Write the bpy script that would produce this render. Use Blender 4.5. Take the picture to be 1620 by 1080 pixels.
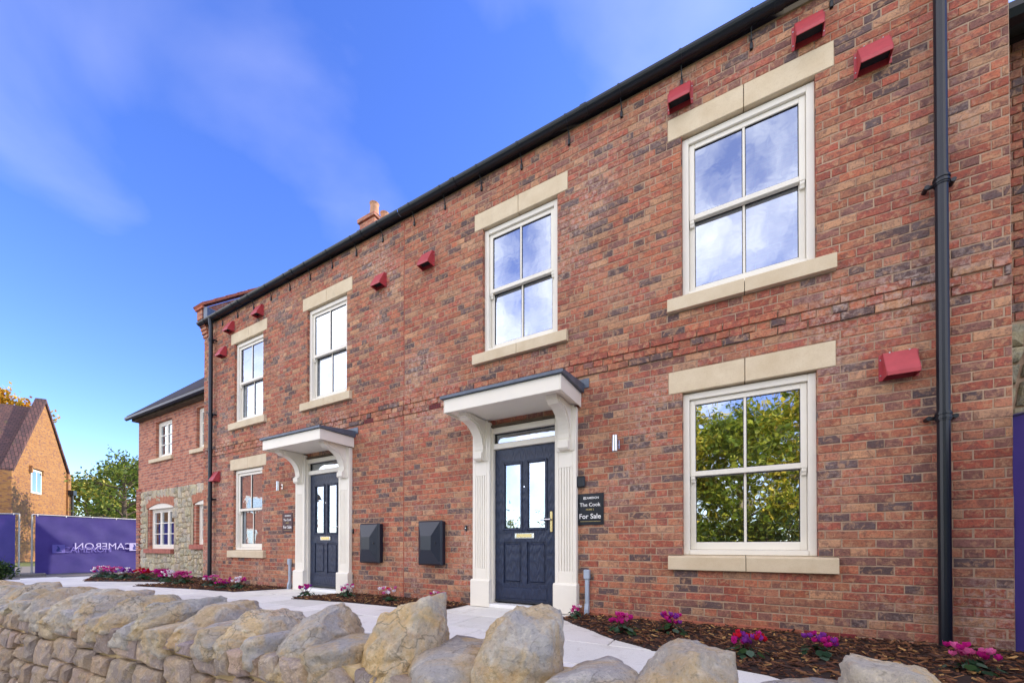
import bpy, bmesh, math, random
from mathutils import Vector, Matrix, noise

for o in list(bpy.data.objects):
    bpy.data.objects.remove(o)
scene = bpy.context.scene
COL = scene.collection
R = math.radians
rng = random.Random(7)

# ------------------------------------------------------------------ camera
cd = bpy.data.cameras.new('camera')
cam = bpy.data.objects.new('camera', cd)
COL.objects.link(cam)
cam.location = (0.0, -4.378, 0.82)
cam.rotation_euler = (R(90.48), 0, R(29.36))
cd.sensor_width = 36.0
cd.lens = 631.7 / 1620 * 36
cd.shift_y = (862.0 - 631.7 * math.tan(R(.48)) - 540.0) / 1620
cd.clip_start = 0.05
cd.clip_end = 3000
scene.camera = cam

# ------------------------------------------------------------------ sky and sun
SUN_AZ = R(52)      # measured from +x towards +y (behind the row of houses)
SUN_EL = R(27)
w = bpy.data.worlds.new('World')
scene.world = w
w.use_nodes = True
nt = w.node_tree
nt.nodes.clear()
N = nt.nodes.new
L = nt.links.new
sky = N('ShaderNodeTexSky')
sky.sky_type = 'NISHITA'
sky.sun_disc = False
sky.sun_elevation = SUN_EL
sky.sun_rotation = R(90) - SUN_AZ
sky.altitude = 200
sky.air_density = 1.0
sky.dust_density = 0.3
sky.ozone_density = 5.0
hs = N('ShaderNodeHueSaturation')
hs.inputs['Saturation'].default_value = 1.18
hs.inputs['Hue'].default_value = 0.522
hs.inputs['Value'].default_value = .95
L(sky.outputs[0], hs.inputs['Color'])
tc = N('ShaderNodeTexCoord')
# thin wind-drawn cirrus
mp = N('ShaderNodeMapping')
mp.inputs['Rotation'].default_value = (R(20), R(-38), R(25))
mp.inputs['Scale'].default_value = (1.0, 1.25, 2.2)
L(tc.outputs['Generated'], mp.inputs[0])
n1 = N('ShaderNodeTexNoise')
n1.inputs['Scale'].default_value = 1.5
n1.inputs['Detail'].default_value = 7
n1.inputs['Roughness'].default_value = .45
n1.inputs['Distortion'].default_value = .35
L(mp.outputs[0], n1.inputs[0])
cr1 = N('ShaderNodeMapRange')
cr1.inputs[1].default_value = .53
cr1.inputs[2].default_value = .92
cr1.inputs[4].default_value = .14
L(n1.outputs[0], cr1.inputs[0])
# broken bright cloud, growing denser away from the clear side of the sky
n2 = N('ShaderNodeTexNoise')
n2.inputs['Scale'].default_value = 2.4
n2.inputs['Detail'].default_value = 8
n2.inputs['Roughness'].default_value = .58
mp2 = N('ShaderNodeMapping')
mp2.inputs['Location'].default_value = (1.3, 0, 0)
L(tc.outputs['Generated'], mp2.inputs[0])
L(mp2.outputs[0], n2.inputs[0])
sx = N('ShaderNodeSeparateXYZ')
L(tc.outputs['Generated'], sx.inputs[0])
cov = N('ShaderNodeMapRange')
cov.interpolation_type = 'SMOOTHSTEP'
cov.inputs[1].default_value = .12
cov.inputs[2].default_value = -.55
cov.inputs[3].default_value = 0
cov.inputs[4].default_value = 1
L(sx.outputs[1], cov.inputs[0])
vr = N('ShaderNodeMapRange')
vr.inputs[1].default_value = .40
vr.inputs[2].default_value = .62
vr.inputs[3].default_value = .09
vr.inputs[4].default_value = .72
L(n2.outputs[0], vr.inputs[0])
cr2 = N('ShaderNodeMath')
cr2.operation = 'MULTIPLY'
L(vr.outputs[0], cr2.inputs[0])
L(cov.outputs[0], cr2.inputs[1])
mx = N('ShaderNodeMath')
mx.operation = 'MAXIMUM'
L(cr1.outputs[0], mx.inputs[0])
L(cr2.outputs[0], mx.inputs[1])
mix = N('ShaderNodeMix')
mix.data_type = 'RGBA'
L(mx.outputs[0], mix.inputs['Factor'])
L(hs.outputs[0], mix.inputs['A'])
mix.inputs['B'].default_value = (9.2, 8.9, 8.3, 1)
bg = N('ShaderNodeBackground')
bg.inputs[1].default_value = .15
L(mix.outputs['Result'], bg.inputs[0])
wo = N('ShaderNodeOutputWorld')
L(bg.outputs[0], wo.inputs[0])

sl = bpy.data.lights.new('sun', 'SUN')
sl.energy = 2.0
sl.angle = R(.6)
sl.color = (1, .9, .76)
so = bpy.data.objects.new('sun', sl)
COL.objects.link(so)
sd = Vector((math.cos(SUN_EL) * math.cos(SUN_AZ), math.cos(SUN_EL) * math.sin(SUN_AZ), math.sin(SUN_EL)))
so.rotation_euler = sd.to_track_quat('Z', 'Y').to_euler()
so.location = (10, 10, 20)

vs = scene.view_settings
vs.view_transform = 'Standard'
vs.look = 'None'
vs.exposure = 1.7
vs.use_white_balance = True
vs.white_balance_temperature = 7200
vs.white_balance_tint = 10
vs.gamma = 1
scene.render.film_transparent = False


# ------------------------------------------------------------------ materials
def lin(r, g, b):
    f = lambda c: (c / 255 / 12.92) if c <= 10 else ((c / 255 + .055) / 1.055) ** 2.4
    return (f(r), f(g), f(b), 1)


class MT:
    """small helper round a node tree"""
    def __init__(s, name):
        s.m = bpy.data.materials.new(name)
        s.m.use_nodes = True
        s.t = s.m.node_tree
        s.t.nodes.clear()
        s.o = s.n('ShaderNodeOutputMaterial')
        s.b = s.n('ShaderNodeBsdfPrincipled')
        s.l(s.b.outputs[0], s.o.inputs[0])
        s.pos = s.n('ShaderNodeNewGeometry').outputs['Position']

    def n(s, t, **k):
        x = s.t.nodes.new(t)
        for a, v in k.items():
            setattr(x, a, v)
        return x

    def l(s, a, b):
        s.t.links.new(a, b)

    def noise(s, scale, detail=4, rough=.55, dist=0, vec=None):
        x = s.n('ShaderNodeTexNoise')
        x.inputs['Scale'].default_value = scale
        x.inputs['Detail'].default_value = detail
        x.inputs['Roughness'].default_value = rough
        x.inputs['Distortion'].default_value = dist
        s.l(vec or s.pos, x.inputs[0])
        return x.outputs[0]

    def ramp(s, v, a, b, lo=0., hi=1.):
        x = s.n('ShaderNodeMapRange')
        x.inputs[1].default_value = a
        x.inputs[2].default_value = b
        x.inputs[3].default_value = lo
        x.inputs[4].default_value = hi
        s.l(v, x.inputs[0])
        return x.outputs[0]

    def mix(s, fac, a, b, blend='MIX'):
        x = s.n('ShaderNodeMix', data_type='RGBA', blend_type=blend)
        for v, i in ((fac, 'Factor'), (a, 'A'), (b, 'B')):
            if hasattr(v, 'is_linked'):
                s.l(v, x.inputs[i])
            else:
                x.inputs[i].default_value = v if i == 'Factor' or len(v) == 4 else (*v, 1)
        return x.outputs['Result']

    def mul(s, a, b):
        x = s.n('ShaderNodeMath', operation='MULTIPLY')
        for i, v in enumerate((a, b)):
            if hasattr(v, 'is_linked'):
                s.l(v, x.inputs[i])
            else:
                x.inputs[i].default_value = v
        return x.outputs[0]

    def col(s, c):
        if hasattr(c, 'is_linked'):
            s.l(c, s.b.inputs['Base Color'])
        else:
            s.b.inputs['Base Color'].default_value = c if len(c) == 4 else (*c, 1)

    def bump(s, h, strength=.4, dist=.005):
        x = s.n('ShaderNodeBump')
        x.inputs['Strength'].default_value = strength
        x.inputs['Distance'].default_value = dist
        s.l(h, x.inputs['Height'])
        s.l(x.outputs[0], s.b.inputs['Normal'])

    def rough(s, v):
        s.b.inputs['Roughness'].default_value = v
        return s

    def attr(s, obj):
        if obj:
            return s.n('ShaderNodeObjectInfo').outputs['Color']
        return s.n('ShaderNodeAttribute', attribute_name='bcol').outputs['Color']


def plain(name, c, rough=.5, metal=0, nscale=0, namt=.15, bump=0, spec=.5):
    m = MT(name)
    m.rough(rough)
    m.b.inputs['Metallic'].default_value = metal
    m.b.inputs['Specular IOR Level'].default_value = spec
    if nscale:
        nn = m.noise(nscale, 5, .6)
        f = m.ramp(nn, .3, .7)
        c0 = tuple(x * (1 - namt) for x in c[:3]) + (1,)
        c1 = tuple(min(1, x * (1 + namt)) for x in c[:3]) + (1,)
        m.col(m.mix(f, c0, c1))
        if bump:
            m.bump(nn, bump, .004)
    else:
        m.col(c)
    return m.m


def brick_mat(name, obj):
    m = MT(name)
    m.rough(.93)
    m.b.inputs['Specular IOR Level'].default_value = .25
    c = m.attr(obj)
    n_ = m.noise(13, 5, .66, .9)
    c = m.mix(m.ramp(n_, .47, .62, 0, .62), c, lin(116, 84, 80))
    mq = m.n('ShaderNodeMapping')
    mq.inputs['Location'].default_value = (31, 7, 3)
    m.l(m.pos, mq.inputs[0])
    n3 = m.noise(17, 5, .66, .8, vec=mq.outputs[0])
    c = m.mix(m.ramp(n3, .36, .50, .68, 0), c, lin(206, 160, 124))
    n4 = m.noise(70, 4, .65)
    c = m.mix(m.ramp(n4, .52, .72, 0, .65), c, lin(78, 58, 58))
    c = m.mix(m.ramp(n4, .22, .40, .5, 0), c, lin(208, 168, 138))
    lime = m.mul(m.ramp(m.noise(.9, 3, .5), .50, .66), m.ramp(m.noise(24, 4, .7), .46, .62, 0, .6))
    c = m.mix(lime, c, lin(214, 190, 178))
    m.col(c)
    mp_ = m.n('ShaderNodeMapping')
    mp_.inputs['Scale'].default_value = (1, 1, 2.2)
    m.l(m.pos, mp_.inputs[0])
    hb = m.noise(38, 6, .72, 1.2, vec=mp_.outputs[0])
    m.bump(hb, 1.0, .012)
    return m.m


M = {}
M['brick'] = brick_mat('brick_clay', True)
M['brick_joined'] = brick_mat('brick_clay_joined', False)


def mortar():
    m = MT('mortar')
    m.rough(.97)
    n_ = m.noise(60, 4, .7)
    m.col(m.mix(m.ramp(m.noise(2.2, 3), .35, .65), m.mix(n_, lin(166, 138, 116), lin(202, 174, 148)), m.mix(n_, lin(150, 124, 104), lin(188, 160, 136))))
    m.bump(n_, .6, .004)
    return m.m


M['mortar'] = mortar()


def stone_dressed():
    m = MT('dressed_sandstone')
    m.rough(.9)
    n_ = m.noise(5, 5, .6)
    c = m.mix(m.ramp(n_, .3, .7), lin(222, 205, 176), lin(208, 188, 156))
    c = m.mix(m.ramp(m.noise(110, 3, .6), .5, .8, 0, .35), c, lin(178, 150, 112))
    c = m.mix(m.ramp(m.noise(3.0, 4, .6, 1.5), .62, .75, 0, .3), c, lin(170, 158, 138))
    m.col(c)
    m.bump(m.noise(140, 4, .6), .25, .002)
    return m.m


M['sandstone'] = stone_dressed()
M['cream'] = plain('cream_paint', lin(236, 230, 216), .38, nscale=3, namt=.03)
M['navy'] = None


def door_paint():
    m = MT('woodgrain_navy')
    m.rough(.42)
    mp_ = m.n('ShaderNodeMapping')
    mp_.inputs['Scale'].default_value = (1, 1, .16)
    m.l(m.pos, mp_.inputs[0])
    wv = m.n('ShaderNodeTexWave', wave_type='RINGS')
    wv.inputs['Scale'].default_value = 16
    wv.inputs['Distortion'].default_value = 7
    wv.inputs['Detail'].default_value = 3
    wv.inputs['Detail Scale'].default_value = 1.6
    m.l(mp_.outputs[0], wv.inputs[0])
    m.col(m.mix(wv.outputs['Fac'], lin(22, 34, 60), lin(30, 44, 72)))
    m.bump(wv.outputs['Fac'], .7, .004)
    return m.m


M['navy'] = door_paint()
M['navy_plain'] = plain('navy_plastic', lin(26, 34, 50), .35, nscale=30, namt=.05)
M['black'] = plain('black_plastic', lin(12, 22, 32), .38, nscale=8, namt=.1)
M['lead'] = plain('lead_sheet', lin(92, 102, 116), .48, metal=.3, nscale=9, namt=.22, bump=.15)
M['red_vent'] = plain('red_painted_metal', lin(176, 62, 68), .5, nscale=14, namt=.12)
M['dark'] = plain('dark_void', (.02, .02, .022, 1), .9)
M['room'] = plain('room_wall', lin(92, 88, 82), .9)
M['blind'] = plain('pale_blind', lin(176, 180, 182), .9)
M['steel'] = plain('polished_steel', lin(205, 205, 208), .22, metal=1)
M['brass'] = plain('brushed_handle', lin(214, 190, 140), .25, metal=1)
M['grey_pvc'] = plain('grey_pvc', lin(164, 178, 194), .45, nscale=6, namt=.06)
M['galv'] = plain('galvanised', lin(170, 172, 172), .4, metal=.7, nscale=40, namt=.15)
M['white_print'] = plain('white_print', lin(240, 240, 238), .6)
M['gold_print'] = plain('gold_print', lin(190, 170, 110), .6)
M['sign_black'] = plain('sign_black', lin(20, 24, 36), .3)
M['sign_plum'] = plain('sign_plum', lin(58, 26, 44), .3)
M['terracotta'] = plain('terracotta', lin(168, 78, 58), .85, nscale=20, namt=.2, bump=.2)
M['airbrick'] = plain('air_brick', lin(128, 48, 50), .85, nscale=20, namt=.2)
M['pot'] = plain('chimney_pot', lin(188, 140, 108), .85, nscale=12, namt=.15)
M['dpc'] = plain('damp_course', lin(178, 182, 190), .7, nscale=20, namt=.15)
M['engineering'] = plain('red_engineering_brick', lin(172, 98, 76), .7, nscale=16, namt=.2, bump=.1)
M['arch_brick'] = plain('orange_arch_brick', lin(178, 116, 90), .9, nscale=9, namt=.3, bump=.3)
M['sill_brick'] = plain('pink_sill_brick', lin(172, 104, 90), .9, nscale=9, namt=.25, bump=.3)
M['seal'] = plain('black_seal', lin(30, 30, 34), .6)


def glass():
    m = MT('window_glass')
    m.t.nodes.remove(m.b)
    g = m.n('ShaderNodeBsdfGlossy')
    g.inputs['Roughness'].default_value = .012
    g.inputs['Color'].default_value = (.75, .85, .98, 1)
    t = m.n('ShaderNodeBsdfTransparent')
    t.inputs['Color'].default_value = (.62, .66, .66, 1)
    lw = m.n('ShaderNodeFresnel')
    lw.inputs['IOR'].default_value = 1.5
    f = m.ramp(lw.outputs[0], .04, .9, .52, 1)
    ms = m.n('ShaderNodeMixShader')
    m.l(f, ms.inputs[0])
    m.l(t.outputs[0], ms.inputs[1])
    m.l(g.outputs[0], ms.inputs[2])
    m.l(ms.outputs[0], m.o.inputs[0])
    b = m.n('ShaderNodeBump')
    b.inputs['Strength'].default_value = .07
    b.inputs['Distance'].default_value = .01
    m.l(m.noise(5.5, 2, .5, .5), b.inputs['Height'])
    m.l(b.outputs[0], g.inputs['Normal'])
    return m.m


M['glass'] = glass()


def rock_mat(name, obj, tan, grey, pale, scale=1.0):
    m = MT(name)
    m.rough(.95)
    m.b.inputs['Specular IOR Level'].default_value = .2
    n_ = m.noise(4.5 * scale, 5, .6, .8)
    c = m.mix(m.ramp(n_, .42, .56), tan, grey)
    n2_ = m.noise(11 * scale, 6, .68, .6)
    c = m.mix(m.ramp(n2_, .52, .70, 0, .75), c, pale)
    n3_ = m.noise(60 * scale, 5, .7)
    c = m.mix(m.ramp(n3_, .54, .74, 0, .6), c, lin(96, 86, 74))
    c = m.mix(m.ramp(n3_, .24, .42, .55, 0), c, lin(224, 214, 192))
    n5_ = m.noise(7 * scale, 3, .6, .3)
    c = m.mix(m.ramp(n5_, .62, .74, 0, .55), c, lin(126, 116, 70))
    n6_ = m.noise(3.2 * scale, 4, .6, 1.2)
    c = m.mix(m.ramp(n6_, .60, .70, 0, .3), c, lin(170, 122, 70))
    crk = m.n('ShaderNodeTexVoronoi', feature='DISTANCE_TO_EDGE')
    crk.inputs['Scale'].default_value = 5 * scale
    dv = m.n('ShaderNodeVectorMath', operation='ADD')
    m.l(m.pos, dv.inputs[0])
    nz = m.n('ShaderNodeTexNoise')
    nz.inputs['Scale'].default_value = 7 * scale
    nz.inputs['Detail'].default_value = 4
    m.l(m.pos, nz.inputs[0])
    sc_ = m.n('ShaderNodeVectorMath', operation='SCALE')
    sc_.inputs['Scale'].default_value = .22 / scale
    m.l(nz.outputs['Color'], sc_.inputs[0])
    m.l(sc_.outputs[0], dv.inputs[1])
    m.l(dv.outputs[0], crk.inputs['Vector'])
    cf = m.mul(m.ramp(crk.outputs['Distance'], 0, .022, .55, 0), m.ramp(m.noise(3.5 * scale, 2), .48, .58))
    c = m.mix(cf, c, lin(84, 74, 62))
    tint = m.attr(obj)
    c = m.mix(1.0, c, tint, 'MULTIPLY')
    m.col(c)
    h = m.mix(.5, m.noise(16 * scale, 8, .72, .5), m.noise(75 * scale, 5, .7))
    m.bump(h, 1.0, .035 / scale)
    return m.m


M['cope'] = rock_mat('cope_rock', True, lin(184, 162, 126), lin(166, 160, 150), lin(204, 196, 178))
M['rubble'] = rock_mat('rubble_rock', True, lin(154, 136, 116), lin(138, 126, 120), lin(176, 162, 142), 1.6)
M['wing_stone'] = rock_mat('wing_rock', True, lin(190, 176, 146), lin(172, 164, 148), lin(210, 200, 174), 1.2)
M['lime_mortar'] = plain('lime_mortar', lin(214, 190, 146), .96, nscale=14, namt=.3, bump=.5)
M['lime_mortar_pale'] = plain('pale_lime_mortar', lin(176, 160, 134), .96, nscale=14, namt=.2, bump=.5)


def small_brick(name, c1, c2, cm):
    """brick courses too far away to tell apart singly"""
    m = MT(name)
    m.rough(.93)
    g = m.n('ShaderNodeTexCoord').outputs['Object']
    sp = m.n('ShaderNodeSeparateXYZ')
    m.l(g, sp.inputs[0])
    ax = m.n('ShaderNodeMath', operation='ADD')
    m.l(sp.outputs[0], ax.inputs[0])
    m.l(sp.outputs[1], ax.inputs[1])
    cb = m.n('ShaderNodeCombineXYZ')
    m.l(ax.outputs[0], cb.inputs[0])
    m.l(sp.outputs[2], cb.inputs[1])
    b = m.n('ShaderNodeTexBrick')
    b.inputs['Color1'].default_value = c1
    b.inputs['Color2'].default_value = c2
    b.inputs['Mortar'].default_value = cm
    b.inputs['Scale'].default_value = 1
    b.inputs['Mortar Size'].default_value = .007
    b.inputs['Brick Width'].default_value = .225
    b.inputs['Row Height'].default_value = .075
    m.l(cb.outputs[0], b.inputs[0])
    sc = m.n('ShaderNodeMapping')
    sc.inputs['Scale'].default_value = (4.5, 4.5, 13.3)
    m.l(g, sc.inputs[0])
    vo = m.noise(1.0, 2, .5, vec=sc.outputs[0])
    c = m.mix(m.ramp(vo, .5, .66, 0, .75), b.outputs[0], lin(104, 72, 74))
    m.col(c)
    m.bump(b.outputs['Fac'], -.5, .006)
    return m.m


M['brick_far'] = small_brick('brick_far', lin(194, 126, 98), lin(170, 98, 80), lin(180, 152, 130))
M['brick_chapel'] = small_brick('brick_chapel', lin(172, 124, 72), lin(154, 104, 58), lin(146, 118, 80))


def tiles(name, c1, c2):
    m = MT(name)
    m.rough(.9)
    g = m.n('ShaderNodeTexCoord').outputs['Object']
    b = m.n('ShaderNodeTexBrick')
    b.inputs['Color1'].default_value = c1
    b.inputs['Color2'].default_value = c2
    b.inputs['Mortar'].default_value = (.02, .016, .014, 1)
    b.inputs['Scale'].default_value = 1
    b.inputs['Mortar Size'].default_value = .012
    b.inputs['Brick Width'].default_value = .26
    b.inputs['Row Height'].default_value = .14
    m.l(g, b.inputs[0])
    c = m.mix(m.ramp(m.noise(3, 5, .7), .45, .7, 0, .6), b.outputs[0], lin(66, 56, 58))
    c = m.mix(m.ramp(m.noise(2.2, 4, .7), .62, .72, 0, .7), c, lin(96, 92, 48))
    m.col(c)
    m.bump(b.outputs['Fac'], -.7, .02)
    return m.m


M['tile_chapel'] = tiles('clay_tiles', lin(112, 78, 72), lin(88, 62, 62))
M['tile_dark'] = tiles('dark_tiles', lin(70, 62, 64), lin(52, 50, 54))
M['tile_red'] = plain('red_clay_coping', lin(184, 104, 78), .9, nscale=10, namt=.25, bump=.3)


def paving():
    m = MT('pale_paving')
    m.rough(.88)
    n_ = m.noise(1.3, 5, .6)
    c = m.mix(m.ramp(n_, .3, .7), lin(242, 239, 232), lin(230, 226, 216))
    c = m.mix(m.ramp(m.noise(160, 3, .6), .52, .8, 0, .45), c, lin(150, 142, 130))
    c = m.mix(m.ramp(m.noise(3.2, 7, .72, 1), .54, .72, 0, .5), c, lin(178, 166, 150))
    c = m.mix(m.ramp(m.noise(38, 3, .6), .68, .74, 0, .6), c, lin(112, 98, 84))
    c = m.mix(1.0, c, m.attr(True), 'MULTIPLY')
    m.col(c)
    m.bump(m.noise(120, 4, .6), .2, .002)
    return m.m


M['paving'] = paving()
M['paving_bed'] = plain('paving_bedding', lin(118, 112, 104), .95, nscale=30, namt=.2)
M['bounce_footway'] = plain('bounce_concrete', lin(186, 180, 168), .92, nscale=24, namt=.15, bump=.2)  # pale, for the unseen strip added to bounce light
M['soil'] = plain('dark_soil', lin(52, 36, 28), .97, nscale=22, namt=.4, bump=.8)


def attr_mat(name, rough=.9, trans=0, bump=0):
    m = MT(name)
    m.rough(rough)
    m.b.inputs['Specular IOR Level'].default_value = .3
    c = m.attr(False)
    m.col(c)
    if bump:
        m.bump(m.noise(90, 4, .7), bump, .004)
    if trans:
        tr = m.n('ShaderNodeBsdfTranslucent')
        m.l(c, tr.inputs[0])
        ms = m.n('ShaderNodeMixShader')
        ms.inputs[0].default_value = trans
        m.l(m.b.outputs[0], ms.inputs[1])
        m.l(tr.outputs[0], ms.inputs[2])
        m.l(ms.outputs[0], m.o.inputs[0])
    return m.m


M['bark'] = attr_mat('bark_chip', .9, 0, .5)
M['leaf'] = attr_mat('leaf', .55, .38)
M['petal'] = attr_mat('petal', .6, .3)
M['trunk'] = plain('tree_bark', lin(92, 80, 66), .95, nscale=6, namt=.35, bump=.8)
M['trunk_pale'] = plain('pale_tree_bark', lin(176, 162, 140), .95, nscale=6, namt=.3, bump=.6)


def banner(name):
    m = MT(name)
    m.rough(.7)
    n_ = m.noise(2.2, 4, .6)
    c = m.mix(m.ramp(n_, .3, .7), lin(42, 42, 106), lin(62, 56, 124))
    m.col(c)
    tr = m.n('ShaderNodeBsdfTranslucent')
    tr.inputs[0].default_value = lin(96, 70, 150)
    ms = m.n('ShaderNodeMixShader')
    ms.inputs[0].default_value = .35
    m.l(m.b.outputs[0], ms.inputs[1])
    m.l(tr.outputs[0], ms.inputs[2])
    m.l(ms.outputs[0], m.o.inputs[0])
    m.bump(m.noise(300, 2, .5), .15, .002)
    return m.m


M['banner'] = banner('purple_mesh_banner')
M['banner_print'] = plain('banner_print', lin(158, 154, 198), .7)
M['banner_ghost'] = plain('banner_ghost_print', lin(92, 84, 158), .7)
M['banner_logo'] = plain('banner_logo_blue', lin(42, 50, 120), .7)


def asphalt():
    m = MT('asphalt')
    m.rough(.92)
    n_ = m.noise(120, 4, .7)
    c = m.mix(m.ramp(n_, .3, .7), (.035, .035, .036, 1), (.075, .073, .07, 1))
    c = m.mix(m.ramp(m.noise(.8, 5, .6), .5, .75, 0, .4), c, (.11, .105, .095, 1))
    m.col(c)
    m.bump(n_, .5, .006)
    return m.m


def grassland():
    m = MT('grass_ground')
    m.rough(.95)
    c = m.mix(m.ramp(m.noise(1.2, 6, .7), .35, .65), lin(86, 98, 46), lin(120, 122, 66))
    c = m.mix(m.ramp(m.noise(22, 5, .7), .5, .75, 0, .5), c, lin(60, 66, 36))
    m.col(c)
    m.bump(m.noise(40, 5, .7), .8, .03)
    return m.m


M['asphalt'] = asphalt()
M['grass'] = grassland()


# ------------------------------------------------------------------ geometry helpers
class MB:
    def __init__(s):
        s.v = []
        s.f = []
        s.c = []
        s.sm = False

    def face(s, idx, c=None):
        s.f.append(tuple(idx))
        s.c.append(c)

    def poly(s, pts, c=None):
        b = len(s.v)
        s.v += [tuple(p) for p in pts]
        s.face(range(b, b + len(pts)), c)

    def box(s, x0, x1, y0, y1, z0, z1, c=None, bev=0.0):
        if bev <= 0:
            b = len(s.v)
            s.v += [(x, y, z) for z in (z0, z1) for y in (y0, y1) for x in (x0, x1)]
            for q in ((0, 2, 3, 1), (4, 5, 7, 6), (0, 1, 5, 4), (1, 3, 7, 5), (3, 2, 6, 7), (2, 0, 4, 6)):
                s.face([b + i for i in q], c)
            return
        bev = min(bev, .45 * min(x1 - x0, y1 - y0, z1 - z0))
        b = len(s.v)
        lo = (x0, y0, z0)
        hi = (x1, y1, z1)
        idx = {}
        for sx_ in (0, 1):
            for sy_ in (0, 1):
                for sz_ in (0, 1):
                    sg = (sx_, sy_, sz_)
                    for a in range(3):
                        p = [(hi[i] - bev if sg[i] else lo[i] + bev) if i != a else (hi[i] if sg[i] else lo[i]) for i in range(3)]
                        idx[(sg, a)] = len(s.v)
                        s.v.append(tuple(p))
        def flip(sg, a):
            t = list(sg); t[a] ^= 1
            return tuple(t)
        for a in range(3):
            b1, b2 = (a + 1) % 3, (a + 2) % 3
            for sa in (0, 1):
                g = [0, 0, 0]; g[a] = sa
                q = []
                for (u_, v_) in ((0, 0), (1, 0), (1, 1), (0, 1)):
                    g[b1] = u_; g[b2] = v_
                    q.append(idx[(tuple(g), a)])
                s.face(q if sa else q[::-1], c)
        for a in range(3):
            b1, b2 = (a + 1) % 3, (a + 2) % 3
            for u_ in (0, 1):
                for v_ in (0, 1):
                    g = [0, 0, 0]; g[b1] = u_; g[b2] = v_
                    g0 = tuple(g); g1 = flip(g0, a)
                    q = [idx[(g0, b1)], idx[(g1, b1)], idx[(g1, b2)], idx[(g0, b2)]]
                    s.face(q if (u_ ^ v_) else q[::-1], c)
        for sg in [(x, y, z) for x in (0, 1) for y in (0, 1) for z in (0, 1)]:
            q = [idx[(sg, 0)], idx[(sg, 1)], idx[(sg, 2)]]
            s.face(q if (sum(sg) % 2) else q[::-1], c)

    def prism(s, pts, axis, a0, a1, c=None):
        """extrude a 2-D outline along an axis (0,1,2)"""
        def put(p, a):
            q = list(p); q.insert(axis, a)
            return tuple(q)
        b = len(s.v)
        n = len(pts)
        s.v += [put(p, a0) for p in pts] + [put(p, a1) for p in pts]
        s.face(range(b + n - 1, b - 1, -1), c)
        s.face(range(b + n, b + 2 * n), c)
        for i in range(n):
            j = (i + 1) % n
            s.face((b + i, b + j, b + n + j, b + n + i), c)

    def tube(s, pts, r, n=8, c=None, cap=True):
        rings = []
        pts = [Vector(p) for p in pts]
        rs = r if isinstance(r, (list, tuple)) else [r] * len(pts)
        for i, p in enumerate(pts):
            d = (pts[min(i + 1, len(pts) - 1)] - pts[max(i - 1, 0)])
            if d.length < 1e-9:
                d = Vector((0, 0, 1))
            d.normalize()
            up = Vector((0, 0, 1)) if abs(d.z) < .9 else Vector((1, 0, 0))
            a = d.cross(up).normalized()
            b_ = a.cross(d).normalized()
            b0 = len(s.v)
            for k in range(n):
                t = 2 * math.pi * k / n
                s.v.append(tuple(p + (a * math.cos(t) + b_ * math.sin(t)) * rs[i]))
            rings.append(b0)
        for i in range(len(rings) - 1):
            for k in range(n):
                k2 = (k + 1) % n
                s.face((rings[i] + k, rings[i] + k2, rings[i + 1] + k2, rings[i + 1] + k), c)
        if cap:
            s.face([rings[0] + k for k in range(n)][::-1], c)
            s.face([rings[-1] + k for k in range(n)], c)

    def mesh(s, name, smooth=False, off=(0, 0, 0), fixn=False):
        me = bpy.data.meshes.new(name)
        ox, oy, oz = off
        me.from_pydata([(x - ox, y - oy, z - oz) for x, y, z in s.v], [], s.f)
        if any(c is not None for c in s.c):
            at = me.color_attributes.new('bcol', 'FLOAT_COLOR', 'CORNER')
            buf = []
            for f, c in zip(s.f, s.c):
                c = c or (1, 1, 1)
                buf += [c[0], c[1], c[2], 1.0] * len(f)
            at.data.foreach_set('color', buf)
        if smooth:
            me.polygons.foreach_set('use_smooth', [True] * len(me.polygons))
        if fixn:
            bm = bmesh.new()
            bm.from_mesh(me)
            bmesh.ops.recalc_face_normals(bm, faces=bm.faces)
            bm.to_mesh(me)
            bm.free()
        me.update()
        return me

    def build(s, name, mat, parent=None, smooth=False, off=None, fixn=True):
        o_ = off or (0, 0, 0)
        me = s.mesh(name, smooth, o_, fixn)
        me.materials.append(M[mat] if isinstance(mat, str) else mat)
        return link(name, me, parent, o_)


def link(name, me, parent=None, loc=(0, 0, 0)):
    o = bpy.data.objects.new(name, me)
    COL.objects.link(o)
    o.location = loc
    if parent is not None:
        o.parent = parent
        o.matrix_parent_inverse = parent.matrix_basis.inverted() if parent.parent is None else (parent.parent.matrix_basis @ parent.matrix_parent_inverse @ parent.matrix_basis).inverted()
    return o


def tag(o, label=None, cat=None, group=None, kind=None):
    for k, v in (('label', label), ('category', cat), ('group', group), ('kind', kind)):
        if v:
            o[k] = v
    return o


def thing(name, label, cat, loc=(0, 0, 0), group=None, rz=0):
    o = bpy.data.objects.new(name, None)
    COL.objects.link(o)
    o.location = loc
    o.rotation_euler.z = rz
    o.empty_display_size = .1
    return tag(o, label, cat, group)


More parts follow.
